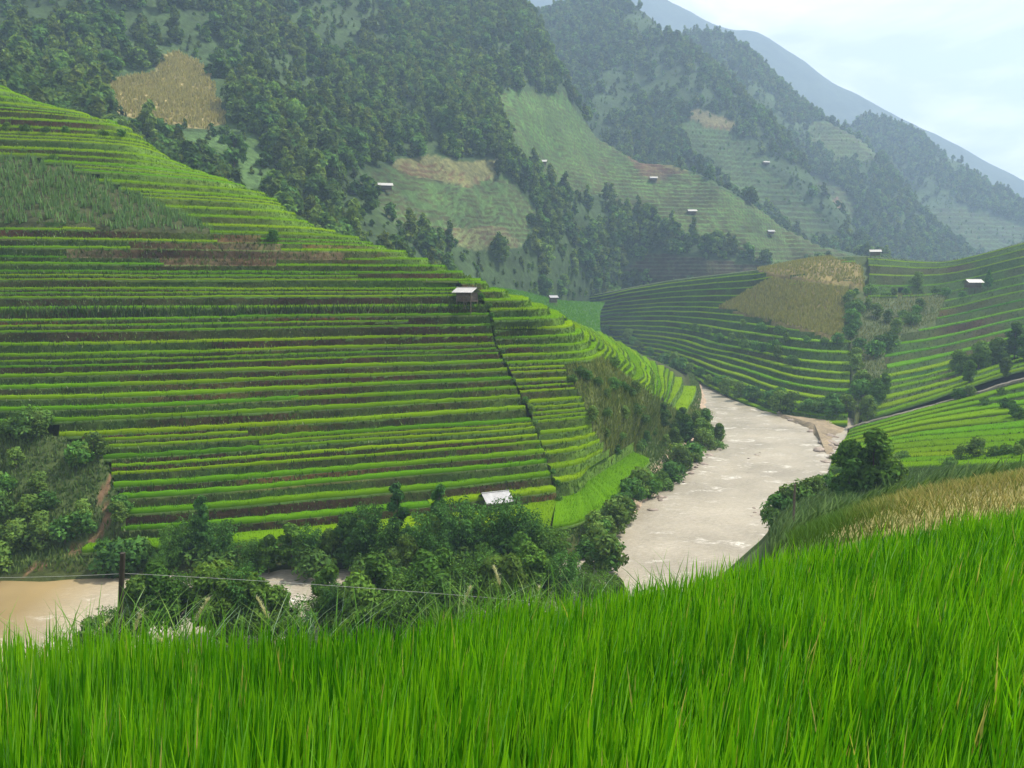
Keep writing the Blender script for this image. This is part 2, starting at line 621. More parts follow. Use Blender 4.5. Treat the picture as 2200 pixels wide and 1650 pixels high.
# ------------------------------------------------------------------ left terraced hillside (a spur in the bend of the river)
ZL = [-44, -38.5, -38, -26, -13.4, -1.1, 19, 35, 50, 72]
XY = [
    [(-160, 106), (-84, 108), (-55, 109), (-32, 110), (10, 113), (27, 148), (58, 219), (70, 280), (82, 350)],
    [(-155, 112), (-80, 114), (-55, 116), (-32, 120), (6, 127), (18, 146), (38, 203), (62, 285), (75, 350)],
    [(-155, 114), (-80, 116), (-55, 118.5), (-32, 125), (8, 141), (15, 157), (35, 206), (60, 286), (73, 351)],
    [(-155, 124), (-84, 127), (-59, 131), (-36, 139), (3, 156), (19, 169), (36, 212), (44, 300), (50, 352)],
    [(-155, 137), (-90, 141), (-65, 146), (-40, 154), (-4, 167), (15, 179), (19, 215), (18, 300), (18, 355)],
    [(-156, 152), (-96, 155), (-71, 160), (-44, 168), (-11, 175), (-6, 182), (-9, 205), (-20, 255), (-45, 320)],
    [(-158, 176), (-104, 174), (-82, 182), (-58, 203), (-66, 228), (-80, 255), (-100, 280), (-125, 310), (-150, 340)],
    [(-162, 194), (-115, 195), (-91, 206), (-107, 237), (-125, 262), (-145, 285), (-165, 310), (-190, 340), (-210, 360)],
    [(-168, 214), (-130, 213), (-147, 238), (-167, 260), (-187, 285), (-207, 310), (-227, 330), (-247, 350), (-262, 370)],
    [(-190, 240), (-180, 248), (-195, 265), (-212, 285), (-225, 300), (-240, 315), (-255, 330), (-270, 350), (-280, 370)],
]
LC = np.array([[(x, y, z) for (x, y) in row] for z, row in zip(ZL, XY)], float)
NCOL = 380
LH = cr(LC, NCOL, 1)                                    # (levels, cols, 3)
LH[3:9, :, :2] += (2.2 * fbm(np.concatenate([LH[3:9, :, :2] * 0.035, LH[3:9, :, 2:] * 0.02], -1), 3, 21))[..., None]
cpar = np.linspace(0, 8, NCOL)


def LH_at(z):
    """contour of the smooth hill at height z"""
    k = np.interp(z, ZL, np.arange(len(ZL)))
    return cr(LH, 1, 0, [k])[0] * np.array((1, 1, 0)) + np.array((0, 0, z))


CORN = [(-500, 335), (60, 338), (140, 352), (300, 420), (470, 492), (440, 502), (0, 478), (-500, 470)]
SCRUB_R = [(1205, 778), (1296, 771), (1365, 818), (1432, 870), (1500, 884), (1560, 892), (1560, 935), (1455, 945), (1310, 1005), (1285, 940), (1245, 850)]
SCRUB_L = [(-600, 905), (130, 925), (235, 985), (255, 1060), (285, 1110), (215, 1162), (-20, 1240), (-600, 1240)]
SCRUB_M = [(380, 520), (520, 515), (600, 535), (740, 545), (700, 556), (610, 560), (520, 575), (420, 572), (200, 556), (160, 545)]
PATH_D = [(60, 1225), (130, 1195), (205, 1160), (235, 1110), (215, 1070), (245, 1010), (240, 985)]

# smooth under-surface, let down under the terraces
tz = np.concatenate([np.linspace(-44, -38, 10), np.linspace(-37, 72, 110)])
base = np.stack([LH_at(z) for z in tz], 0)
bu, bv = PX(base)
free = in_poly(bu, bv, CORN) | in_poly(bu, bv, SCRUB_R) | in_poly(bu, bv, SCRUB_L) | (base[..., 2] < -37.9)
low = np.where(free, 0.15, 2.9)
base2 = base.copy()
base2[..., 2] -= low
base2[..., 2] += np.where(free, 0.5 * fbm(base * 0.25, 3, 2), 0)
bc = np.broadcast_to(lerp(SOIL, G_WEED, 0.5), base.shape).copy()
bc[in_poly(bu, bv, SCRUB_R)] = (0.085, 0.11, 0.030)
bc[in_poly(bu, bv, SCRUB_L)] = (0.05, 0.075, 0.022)
bc[in_poly(bu, bv, CORN)] = (0.05, 0.06, 0.025)
# red dirt path climbing from the water on the left
pd = np.array(PATH_D, float)
dm = np.full(bu.shape, 1e9)
for a, b_ in zip(pd[:-1], pd[1:]):
    ab = b_ - a
    t = np.clip(((bu - a[0]) * ab[0] + (bv - a[1]) * ab[1]) / (ab @ ab), 0, 1)
    dm = np.minimum(dm, np.hypot(bu - a[0] - t * ab[0], bv - a[1] - t * ab[1]))
bc[dm < 6] = (0.15, 0.095, 0.055)
gr = (base[..., 2] < -39.3) & (cpar[None, :] > 4.6)
bc[gr] = (0.30, 0.235, 0.175)
gr = (base[..., 2] >= -39.3) & (base[..., 2] < -38.2)
bc[gr] = (0.06, 0.09, 0.025)
mb = MB()
mb.grid(base2, bc)
hill_left = tag(mb.build('terraced_hillside', M_hill), kind='structure')

seed = 0
z = -38.0
levels = []
while z < 56:
    levels.append(z)
    z += (1.68 if z < 10 else 1.95) * float(rng.uniform(0.82, 1.18))
levels = np.array(levels)


def wob(E, k, amp=0.30):
    q = np.stack([E[:, 0] * 0.05, E[:, 1] * 0.05, np.full(len(E), k * 3.1)], -1)
    d = np.gradient(E[:, :2], axis=0)
    nrm = np.stack([d[:, 1], -d[:, 0]], -1)
    nrm /= np.linalg.norm(nrm, axis=1, keepdims=True) + 1e-9
    o = E.copy()
    q2 = q * np.array((0.7, 0.7, 0.16))
    o[:, :2] += nrm * (amp * noise3(q, 31) + amp * 0.4 * noise3(q * 5, 37) + amp * 3.2 * noise3(q2, 33))[:, None]
    o[:, 2] += 0.10 * noise3(q * 1.5, 41)
    return o


def hill_terraces(lv, c0, c1, off):
    global seed
    sel = np.where((cpar >= c0) & (cpar <= c1))[0]
    Es = [wob(LH_at(z_)[sel], i + off * 50, 0.24) for i, z_ in enumerate(lv)]
    for i in range(len(lv) - 1):
        E, E2 = Es[i], Es[i + 1]
        I = lerp(E2, E, 0.16)
        I[:, 2] = E[:, 2]
        if lv[i] <= -37.9 and off in (1, 2):
            E = LH_at(-38.5)[sel].copy()
            E[:, 2] = I[:, 2] = lv[i]
        u, v = PX(lerp(E, E2, 0.4))
        bad = in_poly(u, v, CORN) | in_poly(u, v, SCRUB_R) | in_poly(u, v, SCRUB_L)
        uu, vv = PX(E)
        vis = (uu > -260)
        tang = np.gradient(E, axis=0)
        tang /= np.linalg.norm(tang, axis=1, keepdims=True) + 1e-9
        view = E / np.linalg.norm(E, axis=1, keepdims=True)
        ew = np.array((0.94, 0.34))                                # risers turned east, round the ridge, are covered in greener grass
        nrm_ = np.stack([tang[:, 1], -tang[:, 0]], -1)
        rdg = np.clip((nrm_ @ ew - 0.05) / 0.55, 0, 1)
        # each level is farmed in lengths of its own: slightly stepped, here and there split in two
        cuts = [0]
        while cuts[-1] < len(E):
            cuts.append(cuts[-1] + int(rng.integers(70, 240)))
        for c0_, c1_ in zip(cuts[:-1], cuts[1:]):
            part = np.zeros(len(E), bool)
            part[c0_:c1_ + 1] = True
            zo = rng.uniform(-0.14, 0.14)
            split = rng.random() < 0.16 and lv[i] > -37
            bare = in_poly(u + 45 * noise3(E * 0.12 + i * 3.3, 3), v + 8 * noise3(E * 0.1, 4), SCRUB_M)
            for a, b_, bare_ in [(*q, False) for q in runs(~bad & vis & part & ~bare, 6)] + [(*q, True) for q in runs(~bad & vis & part & bare, 4)]:
                upper = lv[i] > 8
                tone = 0.66 + (0.2 if off == 2 or upper else 0) + rng.uniform(-0.16, 0.16)
                hedge = off == 1 and abs(lv[i] + 7.0) < 1.0
                subs = [(E, E2, I)]
                if split and not bare_ and not hedge:
                    Em = lerp(E, E2, 0.5)
                    I1, I2 = lerp(Em, E, 0.16), lerp(E2, Em, 0.16)
                    I1[:, 2], I2[:, 2] = E[:, 2], Em[:, 2]
                    subs = [(E, Em, I1), (Em, E2, I2)]
                for (e_, e2_, i_) in subs:
                    seed += 1
                    zv = np.array((0, 0, zo))
                    a0, b1 = max(a - 1, 0), min(b_ + 1, len(E))
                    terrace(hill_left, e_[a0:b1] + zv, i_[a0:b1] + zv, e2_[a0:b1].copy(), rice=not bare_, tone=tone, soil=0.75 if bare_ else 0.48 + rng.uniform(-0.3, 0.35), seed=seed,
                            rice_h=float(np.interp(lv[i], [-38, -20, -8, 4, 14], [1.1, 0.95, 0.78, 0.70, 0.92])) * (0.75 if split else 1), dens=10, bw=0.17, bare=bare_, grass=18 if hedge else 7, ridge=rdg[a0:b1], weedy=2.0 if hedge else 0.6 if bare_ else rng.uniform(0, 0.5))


top_l = levels[levels < -1.0]
hill_terraces(np.append(top_l, top_l[-1] + 1.68), 0.0, 4.0, 1)
hill_terraces(np.append(top_l, top_l[-1] + 1.68) + np.where(top_l[0] < 0, 0.0, 0) + np.append(0, np.full(len(top_l), 0.95)), 4.0, 7.2, 2)
hill_terraces(np.concatenate([[top_l[-1] + 1.68], levels[levels > top_l[-1] + 2.5]]), 0.0, 6.8, 3)


# ------------------------------------------------------------------ crops standing on open slopes
def scatter_on(grid, mask, n, r):
    """random points on the quads of grid (R,C,3) where mask (R,C) is true"""
    a, b_, c, d = grid[:-1, :-1], grid[:-1, 1:], grid[1:, 1:], grid[1:, :-1]
    ar = 0.5 * np.linalg.norm(np.cross(c - a, d - b_), axis=-1)
    w = np.asarray(mask, float)[:-1, :-1] * ar
    tot = w.sum()
    if tot <= 0:
        return np.zeros((0, 3))
    k = r.choice(w.size, n, p=(w / tot).ravel())
    i, j = np.unravel_index(k, w.shape)
    s, t = r.random((2, n, 1))
    return lerp(lerp(a[i, j], b_[i, j], s), lerp(d[i, j], c[i, j], s), t)


def maize(name, pts, h, colA, colB, label, r, leafw=0.16, nb=4):
    mb = MB()
    pts = np.asarray(pts)
    for k in range(nb):
        cc = lerp(np.array(colA), np.array(colB), r.random((len(pts), 1))) * r.uniform(0.75, 1.25, (len(pts), 1))
        jit = np.concatenate([r.normal(0, 0.18, (len(pts), 2)), np.zeros((len(pts), 1))], 1)
        blades(mb, pts + jit - np.array((0, 0, 0.15)), h * r.uniform(0.6, 1.1, len(pts)), np.full(len(pts), leafw) * r.uniform(0.7, 1.5, len(pts)), cc, 0.45, r)
    return tag(mb.build(name, M_crop), label, 'crop', kind='stuff')


r = np.random.default_rng(5)
mk = in_poly(bu, bv, CORN)
pts = scatter_on(base2, mk & (bu > -200), 9000, r)
maize('maize_crop', pts, 2.0, (0.085, 0.17, 0.055), (0.15, 0.25, 0.09), 'grey green young maize patch on the left hillside', r, 0.30, 4)

# ------------------------------------------------------------------ right terraced hill across the river
KC = [
    [(1290, 760, 520), (1275, 715, 550), (1262, 672, 580), (1250, 640, 600), (1240, 640, 660)],
    [(1420, 782, 400), (1425, 725, 430), (1428, 660, 465), (1430, 606, 500), (1430, 608, 580)],
    [(1540, 838, 308), (1570, 760, 345), (1600, 665, 395), (1620, 582, 440), (1630, 590, 540)],
    [(1680, 898, 252), (1705, 795, 295), (1725, 675, 355), (1745, 560, 420), (1750, 575, 520)],
    [(1838, 912, 232), (1842, 805, 280), (1848, 672, 350), (1850, 552, 425), (1850, 570, 520)],
    [(1990, 872, 232), (2000, 780, 285), (2015, 660, 355), (2030, 562, 430), (2030, 575, 520)],
    [(2200, 800, 240), (2200, 730, 290), (2200, 620, 350), (2200, 522, 410), (2200, 530, 500)],
    [(2450, 760, 240), (2450, 690, 290), (2450, 570, 350), (2450, 450, 410), (2450, 460, 500)],
]
KG = np.stack([W([p[0] for p in c], [p[1] for p in c], [p[2] for p in c]) for c in KC], 1)     # rows, cols
KL = cr(cr(KG, 241, 1), 161, 0)
kc = np.linspace(0, 7, 241)
kt = np.linspace(0, 4, 161)
KL[4:118, :, 2] += (0.8 * fbm(KL[4:118] * np.array((0.03, 0.03, 0)), 3, 11))
TAN1 = [(1540, 660), (1655, 598), (1822, 618), (1808, 728), (1700, 700)]
TAN2 = [(1622, 578), (1745, 545), (1850, 568), (1856, 610), (1760, 606), (1655, 590)]
SCRUB_K = [(1830, 640), (1930, 628), (2035, 632), (2010, 690), (1900, 735), (1905, 790), (1838, 900), (1825, 760)]
DRY_K = [(1900, 690), (2120, 650), (2110, 720), (2040, 790), (1890, 800)]
ku, kv = PX(KL)
kfree = in_poly(ku, kv, TAN1) | in_poly(ku, kv, TAN2) | in_poly(ku, kv, SCRUB_K) | (kt[:, None] > 3.02)
kb = KL.copy()
kb[..., 2] -= np.where(kfree, 0.1, 3.6)
kcol = np.broadcast_to(np.array((0.05, 0.075, 0.025)), KL.shape).copy()
kcol[in_poly(ku, kv, TAN1) | in_poly(ku, kv, TAN2)] = (0.16, 0.13, 0.05)
kcol[in_poly(ku, kv, SCRUB_K)] = (0.06, 0.08, 0.03)
# bank skirt down to the water
sk = kb[0].copy()
sk[:, 1] -= 14
sk[:, 2] = -45
rows = [sk, lerp(sk, kb[0], 0.6) + np.array((0, 0, 0.6))]
rows[0][:, 0] *= 0.97
kb2 = np.concatenate([np.stack(rows), kb], 0)
kc2 = np.concatenate([np.broadcast_to(np.array((0.16, 0.13, 0.085)), (2,) + kcol.shape[1:]), kcol], 0)
mb = MB()
mb.grid(kb2, kc2)
hill_right = tag(mb.build('terraced_hillside', M_hill), kind='structure')
NK = 19
tk = np.linspace(0.0, 3.0, NK)


def KL_at(t):
    return cr(KL, 1, 0, [t / 4 * 160])[0]


for (c0, c1, off) in ((0.02, 3.9, 0.0), (4.1, 7.0, 0.45)):
    sel = np.where((kc >= c0) & (kc <= c1))[0]
    ts = np.clip(tk + off * (tk[1] - tk[0]), 0, 3.02)
    Es = [wob(KL_at(t)[sel], 200 + i + off * 77, 0.6) for i, t in enumerate(ts)]
    for i in range(NK - 1):
        E, E2 = Es[i], Es[i + 1]
        if np.linalg.norm(E2 - E, axis=1).mean() < 0.8:
            continue
        I = lerp(E2, E, 0.22)
        I[:, 2] = E[:, 2]
        u, v = PX(lerp(E, E2, 0.4))
        bad = in_poly(u, v, TAN1) | in_poly(u, v, TAN2) | in_poly(u, v, SCRUB_K)
        dry = in_poly(u, v, DRY_K).mean() > 0.25
        for a, b_ in runs(~bad, 5):
            seed += 1
            a, b_ = max(a - 1, 0), min(b_ + 1, len(E))
            terrace(hill_right, E[a:b_].copy(), I[a:b_].copy(), E2[a:b_].copy(), tone=(0.35 if dry else 0.78) + rng.uniform(-0.15, 0.15),
                    soil=0.0 + rng.uniform(-0.2, 0.2) + (0.3 if dry else 0), seed=seed, rice_h=0.8, dens=5 if not dry else 3, bw=0.28, grass=3.0, weedy=rng.uniform(0.4, 1.8))

r = np.random.default_rng(6)
for nm, poly, cnt, lb in (('maize_crop', TAN1, 5200, 'large ripe tan maize patch on the hill across the river'),
                          ('maize_crop', TAN2, 3000, 'narrow ripe tan maize patch along the crest across the river')):
    pts = scatter_on(kb, in_poly(ku, kv, poly), cnt, r)
    maize(nm, pts, 1.9, (0.27, 0.25, 0.075), (0.18, 0.20, 0.06), lb, r, 0.40, 4)

# ------------------------------------------------------------------ low paddies on the near right bank
BC = [
    [(1770, 1040, 166), (1775, 1010, 180), (1790, 975, 197), (1812, 945, 212), (1825, 925, 222)],
    [(1830, 1018, 160), (1835, 990, 176), (1845, 962, 192), (1852, 935, 206), (1858, 912, 218)],
    [(1950, 1008, 146), (1955, 978, 162), (1965, 940, 182), (1980, 905, 200), (1990, 878, 218)],
    [(2090, 1004, 132), (2090, 970, 148), (2092, 930, 170), (2095, 885, 194), (2098, 848, 216)],
    [(2220, 1002, 122), (2220, 962, 138), (2220, 920, 160), (2220, 870, 188), (2220, 812, 214)],
    [(2500, 990, 112), (2500, 950, 128), (2500, 905, 150), (2500, 850, 180), (2500, 770, 210)],
]
BG = np.stack([W([p[0] for p in c], [p[1] for p in c], [p[2] for p in c]) for c in BC], 1)
BL = cr(cr(BG, 161, 1), 81, 0)
bb = BL.copy()
bb[..., 2] -= 1.6
left = bb[:, :1].copy()
left[..., 0] -= 9
left[..., 2] = -46
bb = np.concatenate([left, bb], 1)
back = bb[-1:].copy()
back[..., 1] += 9
back[..., 2] -= 5
bb = np.concatenate([bb, back], 0)
mb = MB()
mb.grid(bb, np.array((0.06, 0.085, 0.03)))
bench = tag(mb.build('terraced_bench', M_hill), kind='structure')
NB = 13
tb = np.linspace(0, 4, NB)
for i in range(NB - 1):
    E = cr(BL, 1, 0, [tb[i] * 20])[0].copy()
    E2 = cr(BL, 1, 0, [tb[i + 1] * 20])[0].copy()
    E, E2 = wob(E, 400 + i, 0.5), wob(E2, 401 + i, 0.5)
    I = lerp(E2, E, 0.12)
    I[:, 2] = E[:, 2]
    E2[:, 2] = np.maximum(E2[:, 2], E[:, 2] + 0.25)
    seed += 1
    terrace(bench, E[4:], I[4:], E2[4:], tone=0.62 + rng.uniform(-0.2, 0.25), soil=0.15, seed=seed, rice_h=0.6, dens=12, bw=0.16, grass=2.5, weedy=0.1)

# pale stone channel path along the back of the low paddies
e0 = BL[-1].copy()
e0[:, 2] += 0.35
mb = MB()
jj = 0.25 * noise3(e0 * 0.8, 3)[:, None]
up_ = np.array((0, 0, 1.0))
yv = np.array((0, 1.0, 0))
mb.grid(np.stack([e0 - up_ * 1.6 + yv * .2, e0 + jj * up_, e0 + yv * 1.3 + jj * up_ * .5, e0 + yv * 1.5 - up_ * 2.5]), np.array((0.15, 0.14, 0.11)))
tag(mb.build('footpath', M_hill), kind='structure')

# ------------------------------------------------------------------ near hillside below the field, and the field itself
EDGE = [(-500, 1385, 6.5), (0, 1388, 7.0), (300, 1380, 7.2), (600, 1365, 7.6), (900, 1335, 8.4), (1100, 1310, 9.0), (1300, 1285, 9.8), (1500, 1240, 10.8), (1630, 1207, 11.6),
        (1700, 1188, 12.0), (1900, 1146, 13.0), (2200, 1096, 14.5), (2700, 1020, 15.5)]
EDU = np.array([e[0] for e in EDGE], float)
ECAN = W(EDU, [e[1] for e in EDGE], [e[2] for e in EDGE])
RH = 0.56
FR = []
for d, zc in ((1.3, -1.30), (3.0, -1.78)):
    a = (EDU - 1100) / F
    FR.append(np.stack([a * d * 1.05, np.full_like(a, d), np.full_like(a, zc - RH)], -1))
FR.append(lerp(FR[1], ECAN - np.array((0, 0, RH)), 0.5) + np.array((0, 0, 0.06)))
FR.append(ECAN - np.array((0, 0, RH)))
FL = cr(cr(np.stack(FR), 121, 1), 61, 0)
FL[..., 2] += 0.05 * fbm(FL * 0.7, 3, 51)
mb = MB()
mb.grid(FL, np.array((0.03, 0.04, 0.012)))
tag(mb.build('paddy_ground', M_hill), kind='structure')

NH = {
    -500: [(1470, 20), (1500, 45), (1440, 75), (1425, 85), (None, 90, -45)],
    0: [(1450, 20), (1480, 45), (1440, 75), (1425, 86), (None, 92, -45)],
    300: [(1450, 20), (1470, 45), (1430, 75), (1410, 88), (None, 94, -45)],
    600: [(1450, 20), (1450, 45), (1420, 75), (1398, 90), (None, 96, -45)],
    900: [(1410, 20), (1420, 45), (1390, 78), (1370, 93), (None, 99, -45)],
    1100: [(1385, 20), (1400, 45), (1370, 80), (1345, 96), (None, 103, -45)],
    1300: [(1330, 22), (1340, 47), (1320, 84), (1295, 104), (None, 110, -45)],
    1500: [(1300, 25), (1315, 50), (1295, 90), (1265, 112), (None, 120, -45)],
    1630: [(1235, 23), (1235, 46), (1215, 80), (1165, 116), (None, 133, -45)],
    1700: [(1172, 22), (1158, 45), (1132, 72), (1098, 112), (None, 146, -45)],
    1900: [(1112, 20), (1084, 36), (1080, 90), (1025, 140), (None, 158, -42)],
    2200: [(1082, 22), (1030, 32), (1030, 70), (1012, 116), (None, 130, -33)],
    2700: [(1010, 25), (975, 35), (980, 70), (965, 108), (None, 125, -30)],
}
rows = [FR[3] + np.array((0, 0, -0.04))]
lip = FR[3].copy()
lip[:, 1] += 0.5
lip[:, 0] *= 1.03
lip[:, 2] -= 0.45
rows.append(lip)
us = sorted(NH)
for k in range(5):
    rr = []
    for u in us:
        e = NH[u][k]
        if e[0] is None:
            rr.append([(u - 1100) / F * e[1], e[1], e[2]])
        else:
            rr.append(W(u, e[0], e[1]))
    rows.append(np.array(rr))
NG = np.stack(rows)
NL = cr(cr(NG, 181, 1), 141, 0)
NL[24:, :, 2] += np.clip((NL[24:, :, 1] - 15) / 30, 0, 1) * 0.6 * fbm(NL[24:] * 0.12, 4, 61)
nu, nv = PX(NL)
ncol = np.broadcast_to(np.array((0.065, 0.105, 0.028)), NL.shape).copy()
DRYG = (nu > 1780) & (NL[..., 1] > 17) & (NL[..., 1] < 42)
ncol[DRYG] = (0.17, 0.16, 0.06)
mb = MB()
mb.grid(NL, ncol)
tag(mb.build('near_hillside', M_hill), kind='structure')

# ------------------------------------------------------------------ mountains
def mountain(ctrl, nr, nc, amp, scale, sd, back=(140, 260)):
    """ctrl columns of (u, v, d) from foot to ridge; returns grid, with the far side let down behind the ridge"""
    g = np.stack([W([p[0] for p in c], [p[1] for p in c], [p[2] for p in c]) for c in ctrl], 1)
    rg = g[-1].copy()
    b1 = rg + np.array((0, back[1] * 0.35, -back[0] * 0.25))
    b2 = rg + np.array((0, back[1], -back[0]))
    b3 = rg + np.array((0, back[1] * 2.2, -back[0] * 2.4))
    g = np.concatenate([g, b1[None], b2[None], b3[None]], 0)
    L = cr(cr(g, nc, 1), nr, 0)
    t = np.linspace(0, len(g) - 1, nr)[:, None]
    fade = np.clip(t / 0.6, 0, 1)
    d = amp * fbm(L / scale, 5, sd)
    gul = amp * 0.9 * (np.abs(fbm(np.concatenate([L[..., :1] / (scale * 0.9), L[..., 1:2] / (scale * 3.5), L[..., 2:] / (scale * 6)], -1), 3, sd + 40)) - 0.25)
    L[..., 2] += (d + gul) * fade
    L[..., 1] += 0.6 * amp * fbm(L / scale + 31, 3, sd + 7) * fade
    return L, t


def ragged(G_, u, v):
    """field borders wander by a few metres"""
    return u + 16 * fbm(G_ / 22, 3, 301), v + 13 * fbm(G_ / 22 + 9, 3, 305)


M1C = [
    [(-900, 330, 300), (-900, 120, 380), (-900, -120, 470), (-900, -380, 600), (-900, -640, 760)],
    [(-300, 330, 290), (-300, 130, 360), (-300, -60, 450), (-300, -320, 580), (-300, -560, 720)],
    [(0, 340, 285), (0, 170, 345), (0, 20, 430), (0, -240, 560), (0, -500, 700)],
    [(300, 420, 295), (300, 240, 365), (300, 70, 450), (300, -190, 600), (300, -420, 750)],
    [(600, 520, 305), (600, 340, 385), (600, 160, 480), (600, -50, 620), (600, -290, 780)],
    [(850, 610, 325), (850, 420, 415), (850, 230, 515), (850, 40, 650), (860, -140, 800)],
    [(1050, 655, 430), (1050, 470, 490), (1060, 290, 565), (1080, 110, 680), (1075, -10, 780)],
    [(1180, 648, 520), (1185, 530, 545), (1190, 390, 590), (1200, 260, 660), (1205, 158, 730)],
    [(1330, 650, 620), (1330, 560, 628), (1325, 450, 640), (1315, 370, 675), (1300, 298, 720)],
    [(1550, 640, 600), (1540, 585, 612), (1530, 510, 630), (1515, 445, 670), (1500, 388, 720)],
    [(1720, 630, 600), (1710, 595, 610), (1700, 558, 625), (1690, 515, 655), (1680, 478, 700)],
    [(1850, 670, 520), (1840, 625, 570), (1835, 600, 610), (1825, 575, 645), (1815, 555, 680)],
    [(2050, 680, 560), (2050, 650, 600), (2050, 640, 630), (2050, 630, 650), (2050, 620, 680)],
]
M1, m1t = mountain(M1C, 350, 340, 19, 105, 70, (110, 150))
m1u, m1v = PX(M1)
m1u, m1v = ragged(M1, m1u, m1v)
FIELD1 = [(1050, 205), (1110, 195), (1215, 205), (1265, 265), (1300, 292), (1500, 382), (1700, 478), (1830, 560), (1690, 575), (1600, 550), (1480, 505), (1330, 440), (1190, 400), (1120, 345), (1075, 270)]
FIELD1B = [(765, 375), (860, 348), (1100, 385), (1150, 450), (1120, 530), (970, 530), (850, 480), (790, 430)]
BROWN1 = [(1330, 330), (1420, 335), (1480, 370), (1400, 385)]
TANM = [(232, 235), (245, 170), (330, 160), (345, 122), (385, 114), (440, 155), (485, 250), (480, 275), (330, 265)]
TANS = [(850, 345), (930, 340), (1000, 345), (1080, 340), (1085, 375), (1010, 392), (940, 385), (860, 365)]
PALE = [(930, 490), (1080, 480), (1120, 520), (1080, 545), (960, 530)]
SCRUB1 = [(210, 262), (330, 272), (485, 285), (540, 280), (640, 430), (560, 440), (400, 360), (270, 290)]
DARKF = [(1390, 540), (1560, 555), (1700, 585), (1600, 620), (1400, 620), (1330, 590)]
f1 = in_poly(m1u, m1v, FIELD1)
f1b = in_poly(m1u, m1v, FIELD1B)
dk = in_poly(m1u, m1v, DARKF)
tm = in_poly(m1u, m1v, TANM)
tsm = in_poly(m1u, m1v, TANS)
pl = in_poly(m1u, m1v, PALE)
sc1 = in_poly(m1u, m1v, SCRUB1)
front1 = np.broadcast_to((m1t < 4.1), m1u.shape)
tm &= front1; sc1 &= front1
col = np.broadcast_to(np.array((0.036, 0.066, 0.022)), M1.shape).copy()
col[f1 & front1] = (0.060, 0.125, 0.030)
col[f1b & front1] = (0.055, 0.105, 0.032)
col[dk & front1] = (0.055, 0.075, 0.028)
col[in_poly(m1u, m1v, BROWN1)] = (0.085, 0.085, 0.035)
col[sc1] = (0.055, 0.105, 0.032)
col[tm] = (0.26, 0.22, 0.10)
col[tsm & front1] = (0.125, 0.13, 0.055)
col[pl & front1] = (0.10, 0.125, 0.05)
def step_fields(G_, col, msk, dz):
    zz = G_[..., 2]
    fr = zz / dz - np.floor(zz / dz)
    st = np.clip((fr - 0.62) / 0.30, 0, 1)
    col[(fr > 0.62) & (fr < 0.95) & msk] *= np.array((0.75, 0.5, 0.6))
    G_[..., 2] = np.where(msk, (np.floor(zz / dz) + st) * dz, zz)


# stepped paddies: level the slope in steps and darken the bare risers' own soil
for msk, dz in ((f1 & front1, 3.4), (f1b & front1, 3.0), (dk & front1, 2.6)):
    zz = M1[..., 2]
    fr = zz / dz - np.floor(zz / dz)
    st = np.clip((fr - 0.62) / 0.30, 0, 1)
    newz = (np.floor(zz / dz) + st) * dz
    riser = (fr > 0.62) & (fr < 0.95) & msk
    M1[..., 2] = np.where(msk, newz, zz)
    col[riser] = col[riser] * np.array((0.75, 0.42, 0.6))
mb = MB()
mb.grid(M1, col)
tag(mb.build('mountain', M_land), kind='structure')

r = np.random.default_rng(8)
pts = scatter_on(M1, tm, 5200, r)
maize('maize_crop', pts, 2.0, (0.36, 0.31, 0.12), (0.26, 0.25, 0.09), 'dry tan maize patch high on the mountain at upper left', r, 0.6, 3)

M2C = [
    [(800, 520, 700), (800, 330, 850), (800, 130, 1050)],
    [(1050, 500, 720), (1050, 270, 880), (1050, 75, 1100)],
    [(1180, 480, 740), (1180, 250, 900), (1180, 32, 1120)],
    [(1310, 460, 760), (1310, 230, 930), (1312, 8, 1120)],
    [(1400, 480, 770), (1405, 260, 920), (1408, 45, 1090)],
    [(1500, 500, 780), (1495, 300, 900), (1490, 100, 1050)],
    [(1610, 530, 790), (1600, 360, 890), (1580, 195, 1000)],
    [(1730, 560, 800), (1710, 440, 870), (1690, 320, 950)],
    [(1840, 590, 810), (1810, 500, 850), (1780, 425, 900)],
    [(1950, 610, 820), (1920, 575, 850), (1880, 545, 870)],
]
M2, m2t = mountain(M2C, 260, 220, 14, 110, 80, (150, 200))
m2u, m2v = PX(M2)
m2u, m2v = ragged(M2, m2u, m2v)
FIELD2 = [(1450, 255), (1560, 270), (1620, 320), (1690, 400), (1820, 520), (1740, 530), (1560, 400), (1480, 340)]
TAN2M = [(1455, 240), (1540, 238), (1600, 270), (1570, 280), (1500, 262)]
fr2 = np.broadcast_to(m2t < 2.1, m2u.shape)
f2 = in_poly(m2u, m2v, FIELD2) & fr2
t2 = in_poly(m2u, m2v, TAN2M) & fr2
col = np.broadcast_to(np.array((0.034, 0.064, 0.024)), M2.shape).copy()
col[f2] = (0.045, 0.095, 0.028)
col[t2] = (0.14, 0.13, 0.06)
step_fields(M2, col, f2, 6.0)
mb = MB()
mb.grid(M2, col)
tag(mb.build('mountain', M_land), kind='structure')

